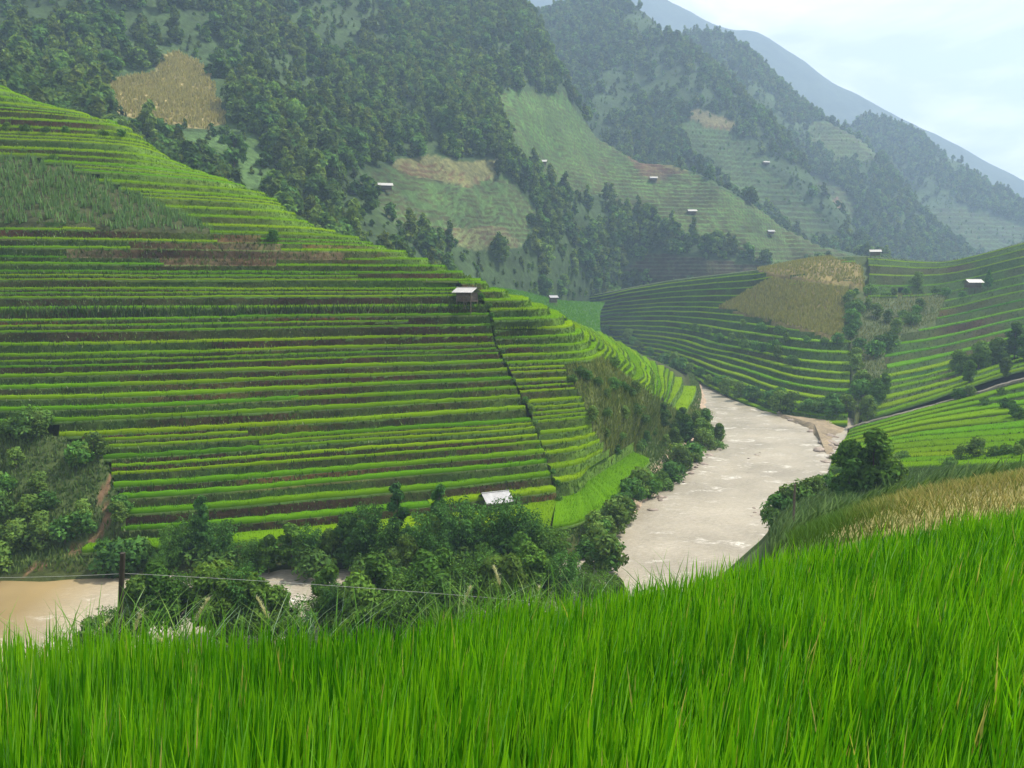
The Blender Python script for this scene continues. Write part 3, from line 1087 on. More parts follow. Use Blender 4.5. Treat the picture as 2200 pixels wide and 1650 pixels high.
M2BC = [
    [(1300, 400, 950), (1300, 250, 1150), (1300, 120, 1350)],
    [(1480, 430, 950), (1490, 250, 1150), (1500, 75, 1350)],
    [(1600, 470, 950), (1600, 290, 1120), (1600, 110, 1320)],
    [(1720, 510, 950), (1715, 360, 1100), (1705, 210, 1270)],
    [(1830, 540, 950), (1825, 390, 1080), (1800, 262, 1220)],
    [(1930, 570, 950), (1925, 450, 1060), (1880, 330, 1180)],
    [(2030, 600, 950), (2020, 530, 1030), (1960, 430, 1120)],
    [(2150, 620, 960), (2120, 580, 1020), (2060, 530, 1080)],
]
M2B, m2bt = mountain(M2BC, 240, 190, 14, 110, 90, (150, 200))
m2bu, m2bv = PX(M2B)
m2bu, m2bv = ragged(M2B, m2bu, m2bv)
FIELD3 = [(1720, 265), (1800, 255), (1880, 300), (1890, 340), (1840, 345), (1760, 330)]
FIELD4 = [(1680, 370), (1760, 380), (1850, 440), (1830, 470), (1740, 450), (1690, 410)]
TAN3 = [(1640, 325), (1690, 335), (1750, 370), (1710, 372)]
TAN4 = [(1740, 425), (1800, 418), (1825, 440), (1800, 455), (1750, 445)]
fr3 = np.broadcast_to(m2bt < 2.1, m2bu.shape)
f3 = (in_poly(m2bu, m2bv, FIELD3) | in_poly(m2bu, m2bv, FIELD4)) & fr3
t3 = (in_poly(m2bu, m2bv, TAN3) | in_poly(m2bu, m2bv, TAN4)) & fr3
col = np.broadcast_to(np.array((0.036, 0.068, 0.024)), M2B.shape).copy()
col[f3] = (0.062, 0.115, 0.034)
col[t3] = (0.17, 0.14, 0.075)
step_fields(M2B, col, f3, 7.0)
mb = MB()
mb.grid(M2B, col)
tag(mb.build('mountain', M_land), kind='structure')

M3C = [
    [(1700, 500, 1150), (1700, 420, 1350), (1720, 350, 1550)],
    [(1860, 560, 1130), (1850, 400, 1330), (1850, 258, 1540)],
    [(1960, 580, 1120), (1950, 420, 1310), (1940, 268, 1500)],
    [(2070, 590, 1110), (2060, 470, 1270), (2050, 345, 1440)],
    [(2180, 600, 1100), (2170, 520, 1230), (2160, 420, 1380)],
    [(2320, 620, 1090), (2310, 560, 1200), (2290, 500, 1330)],
    [(2600, 640, 1080), (2600, 600, 1180), (2600, 580, 1300)],
]
M3, m3t = mountain(M3C, 200, 150, 14, 120, 100, (160, 220))
m3u, m3v = PX(M3)
m3u, m3v = ragged(M3, m3u, m3v)
FIELD5 = [(1960, 455), (2050, 440), (2200, 480), (2200, 540), (2060, 540), (1990, 500)]
f5 = in_poly(m3u, m3v, FIELD5) & np.broadcast_to(m3t < 2.1, m3u.shape)
col = np.broadcast_to(np.array((0.036, 0.068, 0.024)), M3.shape).copy()
col[f5] = (0.045, 0.09, 0.028)
step_fields(M3, col, f5, 7.0)
mb = MB()
mb.grid(M3, col)
tag(mb.build('mountain', M_land), kind='structure')

M4C = [
    [(900, 600, 1920), (900, 300, 2176), (900, 60, 2496)],
    [(1150, 600, 1920), (1150, 280, 2201), (1150, -20, 2624)],
    [(1380, 600, 1920), (1380, 300, 2201), (1385, -5, 2624)],
    [(1540, 600, 1920), (1540, 330, 2201), (1540, 62, 2624)],
    [(1640, 600, 1920), (1640, 350, 2201), (1640, 84, 2624)],
    [(1800, 610, 1894), (1800, 400, 2176), (1800, 182, 2585)],
    [(2000, 620, 1868), (2000, 450, 2150), (2000, 285, 2560)],
    [(2200, 630, 1868), (2200, 510, 2124), (2200, 388, 2534)],
    [(2450, 640, 1868), (2450, 560, 2112), (2450, 500, 2496)],
    [(2900, 650, 1868), (2900, 620, 2099), (2900, 600, 2432)],
]
M4, m4t = mountain(M4C, 90, 180, 16, 160, 110, (120, 150))
mb = MB()
mb.grid(M4, np.array((0.04, 0.058, 0.04)))
tag(mb.build('mountain', M_land), kind='structure')


# ------------------------------------------------------------------ trees and shrubs
def crown_mesh(name, seed, H, R, z0, nleaf, leaf, nlobe=16, pointed=False, col=(0.045, 0.085, 0.022), mat=None, droop=0.0):
    r = np.random.default_rng(seed)
    lob = []
    for k in range(nlobe):
        t = (k + 0.5) / nlobe
        zc = z0 + (H - z0) * (0.12 + 0.80 * t)
        if pointed:
            rr = R * (1 - t) ** 0.75 * 0.75 + 0.08 * R
            lr = R * (0.48 - 0.26 * t)
        else:
            rr = R * math.sqrt(max(0.05, 1 - (2 * (t - 0.42)) ** 2)) * 0.72
            lr = R * r.uniform(0.30, 0.52)
        a = r.uniform(0, 2 * np.pi) if k else 0
        rad = rr * math.sqrt(r.uniform(0.15, 1))
        lob.append((math.cos(a) * rad, math.sin(a) * rad, zc + r.normal(0, 0.03 * H), lr))
    lob = np.array(lob)
    w = lob[:, 3] ** 2
    k = r.choice(nlobe, nleaf, p=w / w.sum())
    d = r.normal(0, 1, (nleaf, 3))
    d /= np.linalg.norm(d, axis=1, keepdims=True)
    d[:, 2] = np.abs(d[:, 2]) * np.where(r.random(nleaf) < 0.7, 1, -1)
    rad = lob[k, 3] * (0.55 + 0.5 * r.random(nleaf) ** 0.6)
    p = lob[k, :3] + d * rad[:, None] * np.array((1, 1, 0.82))
    nrm = d + r.normal(0, 0.55, (nleaf, 3)) + np.array((0, 0, 0.35))
    nrm /= np.linalg.norm(nrm, axis=1, keepdims=True)
    t1 = np.cross(nrm, r.normal(0, 1, (nleaf, 3)))
    t1 /= np.linalg.norm(t1, axis=1, keepdims=True)
    t2 = np.cross(nrm, t1)
    s = leaf * r.uniform(0.6, 1.35, (nleaf, 1))
    a, b_ = t1 * s, t2 * s * 0.55
    dr = np.array((0, 0, -1.0)) * s * droop
    v = np.stack([p - a, p - b_ * 0.9, p + a + dr, p + b_ * 0.9], 1)
    lobt = r.uniform(0.75, 1.3, nlobe)[k][:, None]
    cc = np.array(col) * lobt * r.uniform(0.7, 1.35, (nleaf, 1)) * (1 + r.uniform(-0.12, 0.2, (nleaf, 1)) * np.array((1.0, 0.4, 0)))
    mb = MB()
    mb.quads(v, np.repeat(cc, 4, 0))
    return mb.mesh(name, mat or M_leaf, smooth=False), lob


def trunk_mesh(name, seed, H, lob, r0=0.2):
    r = np.random.default_rng(seed + 99)
    mb = MB()
    th = H * 0.8
    zs = np.linspace(-0.6, th, 7)
    pts = np.stack([np.cumsum(r.normal(0, 0.06, 7)), np.cumsum(r.normal(0, 0.06, 7)), zs], -1)
    mb.tube(pts, np.linspace(r0, r0 * 0.25, 7), 7)
    for q in lob[:: max(1, len(lob) // 7)]:
        zb = max(0.3, min(q[2] - q[3] - 0.4, th * 0.8))
        b0 = np.array([np.interp(zb, zs, pts[:, 0]), np.interp(zb, zs, pts[:, 1]), zb])
        mid = lerp(b0, q[:3], 0.5) + np.array((0, 0, -0.15 * H * 0.1))
        mb.tube(np.stack([b0, mid, q[:3]]), [r0 * 0.45, r0 * 0.3, r0 * 0.12], 5)
    return mb.mesh(name, M_bark, col=False)


PROTO = {}


def proto(kind, i, **kw):
    r0 = kw.pop('r0', 0.2)
    cm, lob = crown_mesh(kw.pop('cname', 'crown'), 500 + hash_id(kind) + i, **kw)
    tmh = trunk_mesh('trunk' if kind != 'shrub' else 'stem', 500 + i, kw['H'], lob, r0)
    PROTO.setdefault(kind, []).append((cm, tmh))


def hash_id(k):
    return sum(ord(c) for c in k)


CG = (0.062, 0.135, 0.024)
for i, (H, R, nl) in enumerate([(10, 3.6, 26), (11.5, 3.4, 28), (8.5, 3.8, 24), (9.5, 3.0, 22)]):
    proto('broad', i, H=H, R=R, z0=0.1, nleaf=4200, leaf=0.40, nlobe=nl, col=(CG[0] * (1 + 0.1 * i), CG[1], CG[2]), r0=0.22)
for i, (H, R) in enumerate([(13, 2.3), (12, 2.6)]):
    proto('tall', i, H=H, R=R, z0=0.8, nleaf=3200, leaf=0.40, nlobe=22, pointed=True, col=(0.050, 0.125, 0.030), r0=0.2, droop=0.5)
for i, (H, R, pt) in enumerate([(10, 4.6, False), (12, 4.4, False), (9, 5.0, False), (15, 3.4, True), (13, 3.8, True)]):
    proto('far', i, H=H, R=R, z0=0.2, nleaf=560, leaf=1.15, nlobe=14, pointed=pt, col=(0.066 + 0.008 * i, 0.130, 0.036), r0=0.25, mat=M_far)
for i, (H, R) in enumerate([(2.6, 1.9), (2.0, 2.2), (3.4, 2.0)]):
    proto('shrub', i, H=H, R=R, z0=0.0, nleaf=700, leaf=0.26, nlobe=12, col=(0.060 + 0.012 * i, 0.135, 0.032), r0=0.06, cname='foliage', mat=M_shrub)

def bamboo(i, H, R, col, nleaf=4600):
    r_ = np.random.default_rng(900 + i)
    nc_ = 22
    mbt, mbl = MB(), MB()
    a = r_.uniform(0, 6.28, nc_)
    outw = R * np.sqrt(r_.uniform(0.03, 1, nc_))
    hh = H * r_.uniform(0.62, 1.0, nc_) * (1 - 0.25 * (outw / R) ** 2)
    b0 = np.stack([np.cos(a), np.sin(a), 0 * a], -1) * (0.12 * outw)[:, None]
    dr = np.stack([np.cos(a), np.sin(a), 0 * a], -1)
    for k in range(nc_):
        t = np.linspace(0, 1, 8)[:, None]
        pts = b0[k] + dr[k] * outw[k] * t ** 2.4 + np.array((0, 0, 1.0)) * hh[k] * (1.12 * t - 0.12 * t ** 4)
        pts[0, 2] -= .5
        mbt.tube(pts, np.linspace(0.05, 0.012, 8), 4)
    k = r_.integers(0, nc_, nleaf)
    t = (0.08 + 0.92 * r_.random(nleaf) ** 0.75)[:, None]
    c = b0[k] + dr[k] * outw[k][:, None] * t ** 2.4 + np.array((0, 0, 1.0)) * hh[k][:, None] * (1.12 * t - 0.12 * t ** 4)
    sp = (0.30 + 0.75 * np.sin(np.pi * np.clip(t, 0, 1) ** 0.8)) * R * 0.22
    off = r_.normal(0, 1, (nleaf, 3))
    c = c + off * sp * np.array((1, 1, 0.7))
    d = off * np.array((1, 1, .3)) + np.array((0, 0, -0.7)) + dr[k] * 0.5
    d /= np.linalg.norm(d, axis=1, keepdims=True) + 1e-6
    sd_ = np.cross(d, r_.normal(0, 1, (nleaf, 3)))
    sd_ /= np.linalg.norm(sd_, axis=1, keepdims=True) + 1e-6
    ln = r_.uniform(0.28, 0.62, (nleaf, 1))
    v = np.stack([c, c + d * ln * .45 - sd_ * ln * .22, c + d * ln, c + d * ln * .45 + sd_ * ln * .22], 1)
    ct = r_.uniform(.75, 1.25, nc_)[k][:, None]
    cc = np.array(col) * ct * r_.uniform(.7, 1.35, (nleaf, 1))
    mbl.quads(v, np.repeat(cc, 4, 0))
    PROTO.setdefault('bamboo', []).append((mbl.mesh('crown', M_leaf, smooth=False), mbt.mesh('trunk', M_bark, col=False)))


bamboo(0, 10, 3.6, (0.070, 0.150, 0.030))
bamboo(1, 9, 4.2, (0.080, 0.155, 0.028))
bamboo(2, 12, 3.0, (0.060, 0.140, 0.032))

NTREE = [0]


def plant(kind, loc, s=1.0, label='', group=None, i=None, rz=None, r=rng):
    ps = PROTO[kind]
    i = r.integers(len(ps)) if i is None else i
    cm, tmh = ps[i]
    sh = kind == 'shrub'
    o = empty('shrub' if sh else 'tree', loc, r.uniform(0, 6.28) if rz is None else rz, s)
    tag(o, label, 'shrub' if sh else 'tree', group)
    obj('foliage' if sh else 'crown', cm, o)
    obj('stem' if sh else 'trunk', tmh, o)
    return o


SURF = {}


def surf(name, grid, mask=None):
    u, v = PX(grid)
    g = grid.reshape(-1, 3)
    m_ = np.ones(len(g), bool) if mask is None else np.broadcast_to(mask, u.shape).reshape(-1)
    SURF[name] = (g[m_], u.reshape(-1)[m_], v.reshape(-1)[m_])


surf('left', base, (cpar[None, :] < 6.2))
surf('right', KL, kt[:, None] < 3.02)
surf('bench', BL)
surf('near', NL)
surf('m1', M1, front1)
surf('m2', M2, fr2)
surf('m2b', M2B, fr3)
surf('m3', M3, m3t < 2.1)


def at(name, u, v):
    g, uu, vv = SURF[name]
    return g[np.argmin((uu - u) ** 2 + (vv - v) ** 2)].copy()


# --- far bank thicket below the terraces (pixel of the foot, kind, scale, distance)
r = np.random.default_rng(12)
bank = [
    # u, foot distance, kind, scale
    (345, 116, 'broad', .62), (395, 118, 'broad', .95), (420, 117, 'tall', .72), (460, 115, 'broad', .70), (520, 115, 'broad', .55), (560, 115, 'broad', .50),
    (610, 116, 'broad', .52), (650, 116, 'broad', .55), (700, 117, 'broad', .62), (740, 117, 'broad', .72), (780, 117, 'broad', .82),
    (830, 116, 'broad', .80), (900, 116, 'broad', .90), (925, 117, 'broad', .80), (975, 116, 'broad', .95), (1010, 117, 'broad', .78), (1060, 117, 'broad', .80),
    (1100, 117, 'broad', .88), (1145, 116, 'broad', .74), (1165, 117, 'broad', .80), (1190, 115, 'broad', .50), (1235, 114, 'broad', .36), (1270, 114, 'broad', .34), (1300, 114, 'broad', .34),
    (290, 116, 'broad', .48), (250, 117, 'broad', .40), (195, 118, 'broad', .34), (320, 114, 'broad', .45), (870, 114, 'broad', .62), (940, 113, 'broad', .6), (1040, 113, 'broad', .58), (1120, 113, 'broad', .55),
]
for (u, d, k, s) in bank:
    p = np.array([(u - 1100) / F * d * 1.0, d, -40.6])
    k = 'bamboo' if (k == 'broad' and r.random() < 0.6) else k
    plant(k, p, s * r.uniform(0.85, 1.15), 'leafy tree in the far bank thicket ' + ['by the red dirt path', 'round the lone pointed tree', 'above the small gap showing the river', 'round the tallest pointed tree', 'below the grey roofed hut', 'at its end by the open river'][int(np.searchsorted([340, 560, 760, 1000, 1180], u))], 'trees in the far bank thicket', r=r)
for k in range(26):
    u = r.uniform(215, 1320)
    plant('shrub', np.array([(u - 1100) / F * 114.5, 114.5 + r.uniform(-1, 4), -40.4]), r.uniform(1.0, 1.7), 'bushy undergrowth at the foot of the far bank thicket', 'undergrowth of the far bank', r=r)
plant('tall', np.array([(848 - 1100) / F * 117, 117, -40.2]), 0.98, 'tallest pointed tree in the thicket below the terraces', i=0, r=r)
plant('tall', np.array([(940 - 1100) / F * 119, 119, -40.0]), 0.97, 'slender pointed tree in the thicket left of the grey roofed hut', i=1, r=r)
plant('tall', np.array([(412 - 1100) / F * 118, 118, -40.0]), 0.80, 'lone pointed tree rising over the bushes near the dark post', i=0, r=r)
# near bank tops showing over the field
NB_ = [(205, 1318), (232, 1300), (262, 1285), (300, 1255), (335, 1245), (370, 1250), (405, 1240), (440, 1235), (475, 1225), (505, 1240), (535, 1250), (565, 1268), (585, 1300), (690, 1278), (705, 1262), (760, 1250), (592, 1278), (720, 1290),
       (775, 1262), (805, 1240), (840, 1235), (880, 1225), (915, 1222), (950, 1215), (985, 1215), (1020, 1212), (1060, 1215), (1100, 1215), (1140, 1215), (1175, 1218), (1215, 1222), (1255, 1228), (1290, 1240), (640, 1335), (1325, 1262)]
NB_ = [(u, v - (26 if u > 280 else 0)) for u, v in NB_] + [(285, 1250), (520, 1225), (455, 1215), (795, 1225), (825, 1215), (900, 1205), (570, 1250)]
for (u, v) in NB_:
    d = 86 + (u - 200) / 1000 * 17 + r.uniform(-3, 3)
    pt = W(u, v, d)
    s = (pt[2] + 40.5) / 9.6 if d > 92 else r.uniform(.55, .75)
    s = float(np.clip(s, .55, 1.0))
    pt[2] -= 9.6 * s
    plant('bamboo' if r.random() < 0.55 else 'broad', pt, s, 'tree top behind the rice edge ' + ['left of the dark post', 'just right of the dark post', 'beside the small gap showing the river', 'in front of the tallest thicket', 'nearest the open river'][int(np.searchsorted([270, 590, 780, 1050], u))], 'tree tops on the near bank', r=r)

# --- point of the spur at the river bend, and the bank strip
for (u, v, s) in [(1435, 905, .6), (1470, 890, .62), (1500, 885, .75), (1522, 900, .7), (1480, 930, .68), (1515, 940, .72), (1540, 940, .5), (1450, 935, .5)]:
    p = at('left', u, v + 18)
    p[2] = max(p[2] - 0.5, -41)
    plant('broad', p, s, 'dark bushy tree on the river bend below the spur', 'trees on the river bend', r=r)
lab_strip = 'rounded bush on the bank between the paddy strip and the river'
for k in range(34):
    t = k / 33
    u = np.interp(t, [0, .3, .6, 1], [1262, 1345, 1455, 1525]) + r.normal(0, 7)
    v = np.interp(t, [0, .3, .6, 1], [1190, 1115, 1010, 955]) + r.normal(0, 12)
    d = np.interp(t, [0, .3, .6, 1], [122, 143, 182, 208])
    p = at('left', u, v)
    if p[2] > -38:
        p[2] = -38.6
    plant('shrub', p, r.uniform(0.9, 1.7), lab_strip, 'bushes on the river bank strip', r=r)
# --- scrub on the right end of the spur
lab = 'pale green bush on the scrubby right end of the spur'
k = 0
while k < 30:
    u, v = r.uniform(1195, 1560), r.uniform(750, 1010)
    if in_poly(u, v, SCRUB_R):
        plant('shrub', at('left', u, v), r.uniform(0.5, 1.0), lab, 'bushes on the scrubby spur end', r=r)
        k += 1
# --- gully scrub at lower left
k = 0
while k < 32:
    u, v = r.uniform(-40, 285), r.uniform(905, 1235)
    if in_poly(u, v, SCRUB_L):
        dd = min(abs(u - q[0]) + abs(v - q[1]) for q in [lerp(pd[a_], pd[a_ + 1], t_) for a_ in range(len(pd) - 1) for t_ in (0, .25, .5, .75)])
        if dd < 26:
            continue
        plant('shrub', at('left', u, v), r.uniform(0.85, 1.45), 'dark bush in the gully beside the red dirt path', 'bushes in the left gully', r=r)
        k += 1
# --- line of bushes dividing the terraces below the hut
for k in range(20):
    t = k / 19
    c = LH_at(lerp(-37, -3.5, t))
    p = c[np.argmin(abs(cpar - 4.0))].copy()
    p[:2] += r.normal(0, 0.35, 2)
    p[2] -= 0.4
    plant('shrub', p, r.uniform(0.28, 0.5), 'small bush in the line running down from the hilltop hut', 'bushes dividing the terraces', r=r)
plant('shrub', at('left', 586, 518), 0.85, 'single dark round bush alone on the upper terraces', r=r)
for u, v in [(20, 282), (60, 283), (100, 286), (140, 288), (180, 290), (220, 293), (262, 296), (30, 330), (80, 338), (120, 345), (150, 352)]:
    plant('shrub', at('left', u, v), r.uniform(0.4, 0.7), 'low bush in the hedge line across the top terraces', 'hedge bushes on top terraces', r=r)

# --- right hill: rows of bushes, tree line, river edge
def line_shrubs(name, pl_, n, s0, s1, label, group, kind='shrub'):
    pl_ = np.array(pl_, float)
    seg = np.linalg.norm(np.diff(pl_, axis=0), axis=1)
    cs = np.concatenate([[0], np.cumsum(seg)])
    for t in np.linspace(0, cs[-1], n):
        u = np.interp(t, cs, pl_[:, 0]) + r.normal(0, 5)
        v = np.interp(t, cs, pl_[:, 1]) + r.normal(0, 4)
        plant(kind, at(name, u, v), r.uniform(s0, s1), label, group, r=r)


line_shrubs('right', [(1470, 705), (1560, 730), (1640, 755), (1715, 785)], 14, 0.9, 1.7, 'bush in the dark hedge slanting across the far paddies', 'hedge across the far paddies')
line_shrubs('right', [(1230, 690), (1330, 730), (1400, 770), (1450, 800)], 12, 1.2, 2.2, 'bush along the stream gully behind the spur', 'bushes in the gully behind the spur')
line_shrubs('right', [(1430, 775), (1500, 812), (1560, 838), (1640, 866), (1720, 885), (1820, 885)], 22, 1.1, 2.0, 'bush on the far river edge below the paddies', 'bushes on the far river edge')
line_shrubs('right', [(1835, 650), (1830, 720), (1840, 790), (1850, 850), (1860, 880)], 12, 1.2, 2.2, 'bush in the upright hedge beside the tan maize patch', 'upright hedge by the maize')
line_shrubs('right', [(1600, 700), (1700, 735), (1800, 745)], 7, 0.8, 1.4, 'bush below the lower edge of the tan maize patch', 'bushes below the tan patch')
line_shrubs('right', [(1840, 630), (1930, 634), (2060, 632)], 9, 0.9, 1.6, 'bush in the level hedge under the white roofed hut', 'hedge under the white roofed hut')
line_shrubs('right', [(1860, 660), (1920, 700), (1990, 660), (1880, 760)], 10, 1.2, 2.4, 'bush in the overgrown plot on the hill across the river', 'bushes in the overgrown plot')
for (u, v, s) in [(1862, 905, .8), (1880, 870, .75), (1855, 845, .7), (1900, 850, .6)]:
    plant('broad', at('right', u, v), s, 'tree in the clump at the mouth of the side stream', 'trees at the side stream', r=r)
for (u, v, s) in [(2060, 800, .8), (2100, 790, .95), (2140, 780, .9), (2180, 770, 1.0), (2215, 775, 1.0), (2080, 825, .6), (2160, 810, .6)]:
    plant('broad', at('right', u, v), s, 'dark tree in the grove at the right edge across the stream', 'trees in the right grove', r=r)
plant('tall', at('right', 2122, 622), 0.72, 'dark tree standing right beside the white roofed hut', i=1, r=r)
plant('shrub', at('right', 1968, 615), 1.9, 'single round bush left of the white roofed hut', i=2, r=r)

# --- near right bank
bc_ = at('near', 1885, 1068)
for k, (du, dv, s, lb) in enumerate([(-45, -8, .78, 'dark left tree of the big clump above the river'), (5, 0, .86, 'dark middle tree of the big clump above the river'), (40, 6, .72, 'dark right tree of the big clump above the river')]):
    d = 104
    p = W(1868 + du, 1078 + dv, d)
    p[2] -= 0.6
    plant('broad', p, s, lb, i=k, r=r)
line_shrubs('near', [(1665, 1130), (1690, 1105), (1720, 1080), (1760, 1045)], 10, 0.7, 1.3, 'bush at the top of the near bank beside the thin pole', 'bushes on the near bank')
line_shrubs('bench', [(1800, 1015), (1900, 1010), (1940, 985)], 6, 0.6, 1.1, 'bush at the edge of the low bright paddies', 'bushes round the low paddies')
line_shrubs('bench', [(2040, 1000), (2100, 985), (2180, 985), (2210, 970)], 7, 0.5, 1.1, 'bush between the low bright paddies and the dry grass', 'bushes above the dry grass')
line_shrubs('bench', [(2060, 850), (2130, 870), (2200, 900), (2150, 850)], 8, 0.6, 1.2, 'bush among the upper right paddies', 'bushes among the right paddies')

# --- mountain trees: the largest as single trees, the rest as forest
TREELESS = [(225, 300), (225, 165), (330, 150), (345, 112), (390, 104), (450, 150), (505, 260), (500, 320), (380, 330)]
OPEN1 = f1 | f1b | dk | tm | tsm | pl | (in_poly(m1u, m1v, TREELESS) & front1)
dens1 = np.where(OPEN1, 0.0, 1.0) * np.where(sc1, 0.10, 1.0)
dens1 *= np.clip(0.42 + 2.0 * fbm(M1 / 60, 3, 140), 0.05, 1.5)
dens1 *= np.where((m1u > 760) & (m1u < 1600) & (m1v > 390), 0.38, 1.0) * np.where((m1u > 740) & (m1u < 1150) & (m1v > 330), 0.5, 1.0)
dens1 *= (m1t < 5.2) * (m1u > -260) * (m1u < 1900) * (m1v > -260)
r = np.random.default_rng(21)
P1 = scatter_on(M1, dens1, 9500, r)
u1, v1 = PX(P1)
sil = np.interp(u1, [0, 600, 1030, 1270, 1500], [165, 430, 612, 740, 860])
vis = (u1 > 0) & (u1 < 2200) & (v1 > 10) & (v1 < sil - 4)
order = np.argsort(np.where(vis, P1[:, 1], 1e9))
single = order[:190]
sc_all = 0.42 + 0.95 * r.random(len(P1)) ** 1.7
for q in single:
    lb = ['tree in the forest above the top terraces at the left edge', 'tree in the forest round the high dry maize patch', 'feathery tree on the steep slope right of the dry maize patch',
          'tree in the woods round the leftmost far hut', 'tree in the wood below the far green terraces'][int(np.searchsorted([230, 500, 760, 1120], u1[q]))]
    plant('far', P1[q] - np.array((0, 0, 0.3)), sc_all[q], lb, lb.replace('feathery ', '').replace('tree ', 'trees ', 1), i=int(q % 5), r=r)
rest = np.setdiff1d(np.arange(len(P1)), single)


def forest(name, pts, sc, label):
    """one mass of trees: copies of the crowns of trees standing in front of it"""
    me = bpy.data.meshes.new(name)
    me.from_pydata([tuple(map(float, p)) for p in pts], [], [])
    for nm, ty, dat in (('sc', 'FLOAT', sc), ('rz', 'FLOAT', rng.uniform(0, 6.28, len(pts))), ('ix', 'INT', rng.integers(0, 5, len(pts)))):
        a = me.attributes.new(nm, ty, 'POINT')
        a.data.foreach_set('value', np.asarray(dat, np.int32 if ty == 'INT' else np.float32))
    o = obj(name, me)
    ng = bpy.data.node_groups.new(name, 'GeometryNodeTree')
    ng.interface.new_socket('Geometry', in_out='INPUT', socket_type='NodeSocketGeometry')
    ng.interface.new_socket('Geometry', in_out='OUTPUT', socket_type='NodeSocketGeometry')
    N, L = ng.nodes, ng.links
    gi, go = N.new('NodeGroupInput'), N.new('NodeGroupOutput')
    jn = N.new('GeometryNodeJoinGeometry')
    for src in FOREST_SRC:
        oi = N.new('GeometryNodeObjectInfo')
        oi.inputs['Object'].default_value = src
        oi.inputs['As Instance'].default_value = True
        oi.transform_space = 'ORIGINAL'
        L.new(oi.outputs['Geometry'], jn.inputs[0])
    ip = N.new('GeometryNodeInstanceOnPoints')
    ip.inputs['Pick Instance'].default_value = True
    at_ = {}
    for nm, ty in (('sc', 'FLOAT'), ('rz', 'FLOAT'), ('ix', 'INT')):
        na_ = N.new('GeometryNodeInputNamedAttribute')
        na_.data_type = ty
        na_.inputs['Name'].default_value = nm
        at_[nm] = na_.outputs['Attribute']
    cx = N.new('ShaderNodeCombineXYZ')
    L.new(at_['rz'], cx.inputs['Z'])
    L.new(gi.outputs[0], ip.inputs['Points'])
    L.new(jn.outputs[0], ip.inputs['Instance'])
    L.new(at_['ix'], ip.inputs['Instance Index'])
    L.new(cx.outputs[0], ip.inputs['Rotation'])
    L.new(at_['sc'], ip.inputs['Scale'])
    L.new(ip.outputs[0], go.inputs[0])
    md = o.modifiers.new('forest', 'NODES')
    md.node_group = ng
    return tag(o, label, 'forest', kind='stuff')


FOREST_SRC = []
for i in range(5):
    for o in C.objects:
        if o.parent is not None and o.data is PROTO['far'][i][0]:
            FOREST_SRC.append(o)
            break
sd_ = np.where(OPEN1, 0.0, 1.0) + np.where(in_poly(m1u, m1v, TREELESS) & front1 & ~tm, 1.2, 0.0) * (m1t < 4.4) * (m1u > -60) * (m1u < 1900) * (m1v > -40)
PS = scatter_on(M1, sd_, 15000, r)
forest('undergrowth', PS - np.array((0, 0, 0.4)), r.uniform(0.14, 0.42, len(PS)), 'low scrub between the trees on the big mountain')
forest('forest', P1[rest], sc_all[rest], 'dense hazy forest over the big mountain behind the terraces')
for G_, tt, op, tmax, n_, uu_, vv_, lb in (
        (M2, m2t, f2 | t2, 2.6, 6500, m2u, m2v, 'hazy forest on the second mountain in the centre distance'),
        (M2B, m2bt, f3 | t3, 2.6, 4500, m2bu, m2bv, 'hazy forest on the third ridge right of centre'),
        (M3, m3t, f5, 2.6, 4500, m3u, m3v, 'pale hazy forest on the distant right ridge')):
    dn = np.where(op, 0.0, 1.0) * np.clip(0.45 + 1.7 * fbm(G_ / 90, 3, 150 + n_), 0.04, 1.5) * (tt < tmax) * (uu_ < 2500) * (vv_ > -120)
    P_ = scatter_on(G_, dn, n_, r)
    forest('forest', P_, 0.45 + 0.8 * r.random(len(P_)) ** 1.5, lb)
    P_ = scatter_on(G_, (0.25 + np.where(op, 0.0, 0.75)) * (tt < 2.2) * (uu_ < 2300) * (vv_ > -40), 3200, r)
    forest('undergrowth', P_ - np.array((0, 0, .5)), r.uniform(.12, .34, len(P_)), lb.replace('forest', 'scrub').replace('hazy', 'low hazy'))


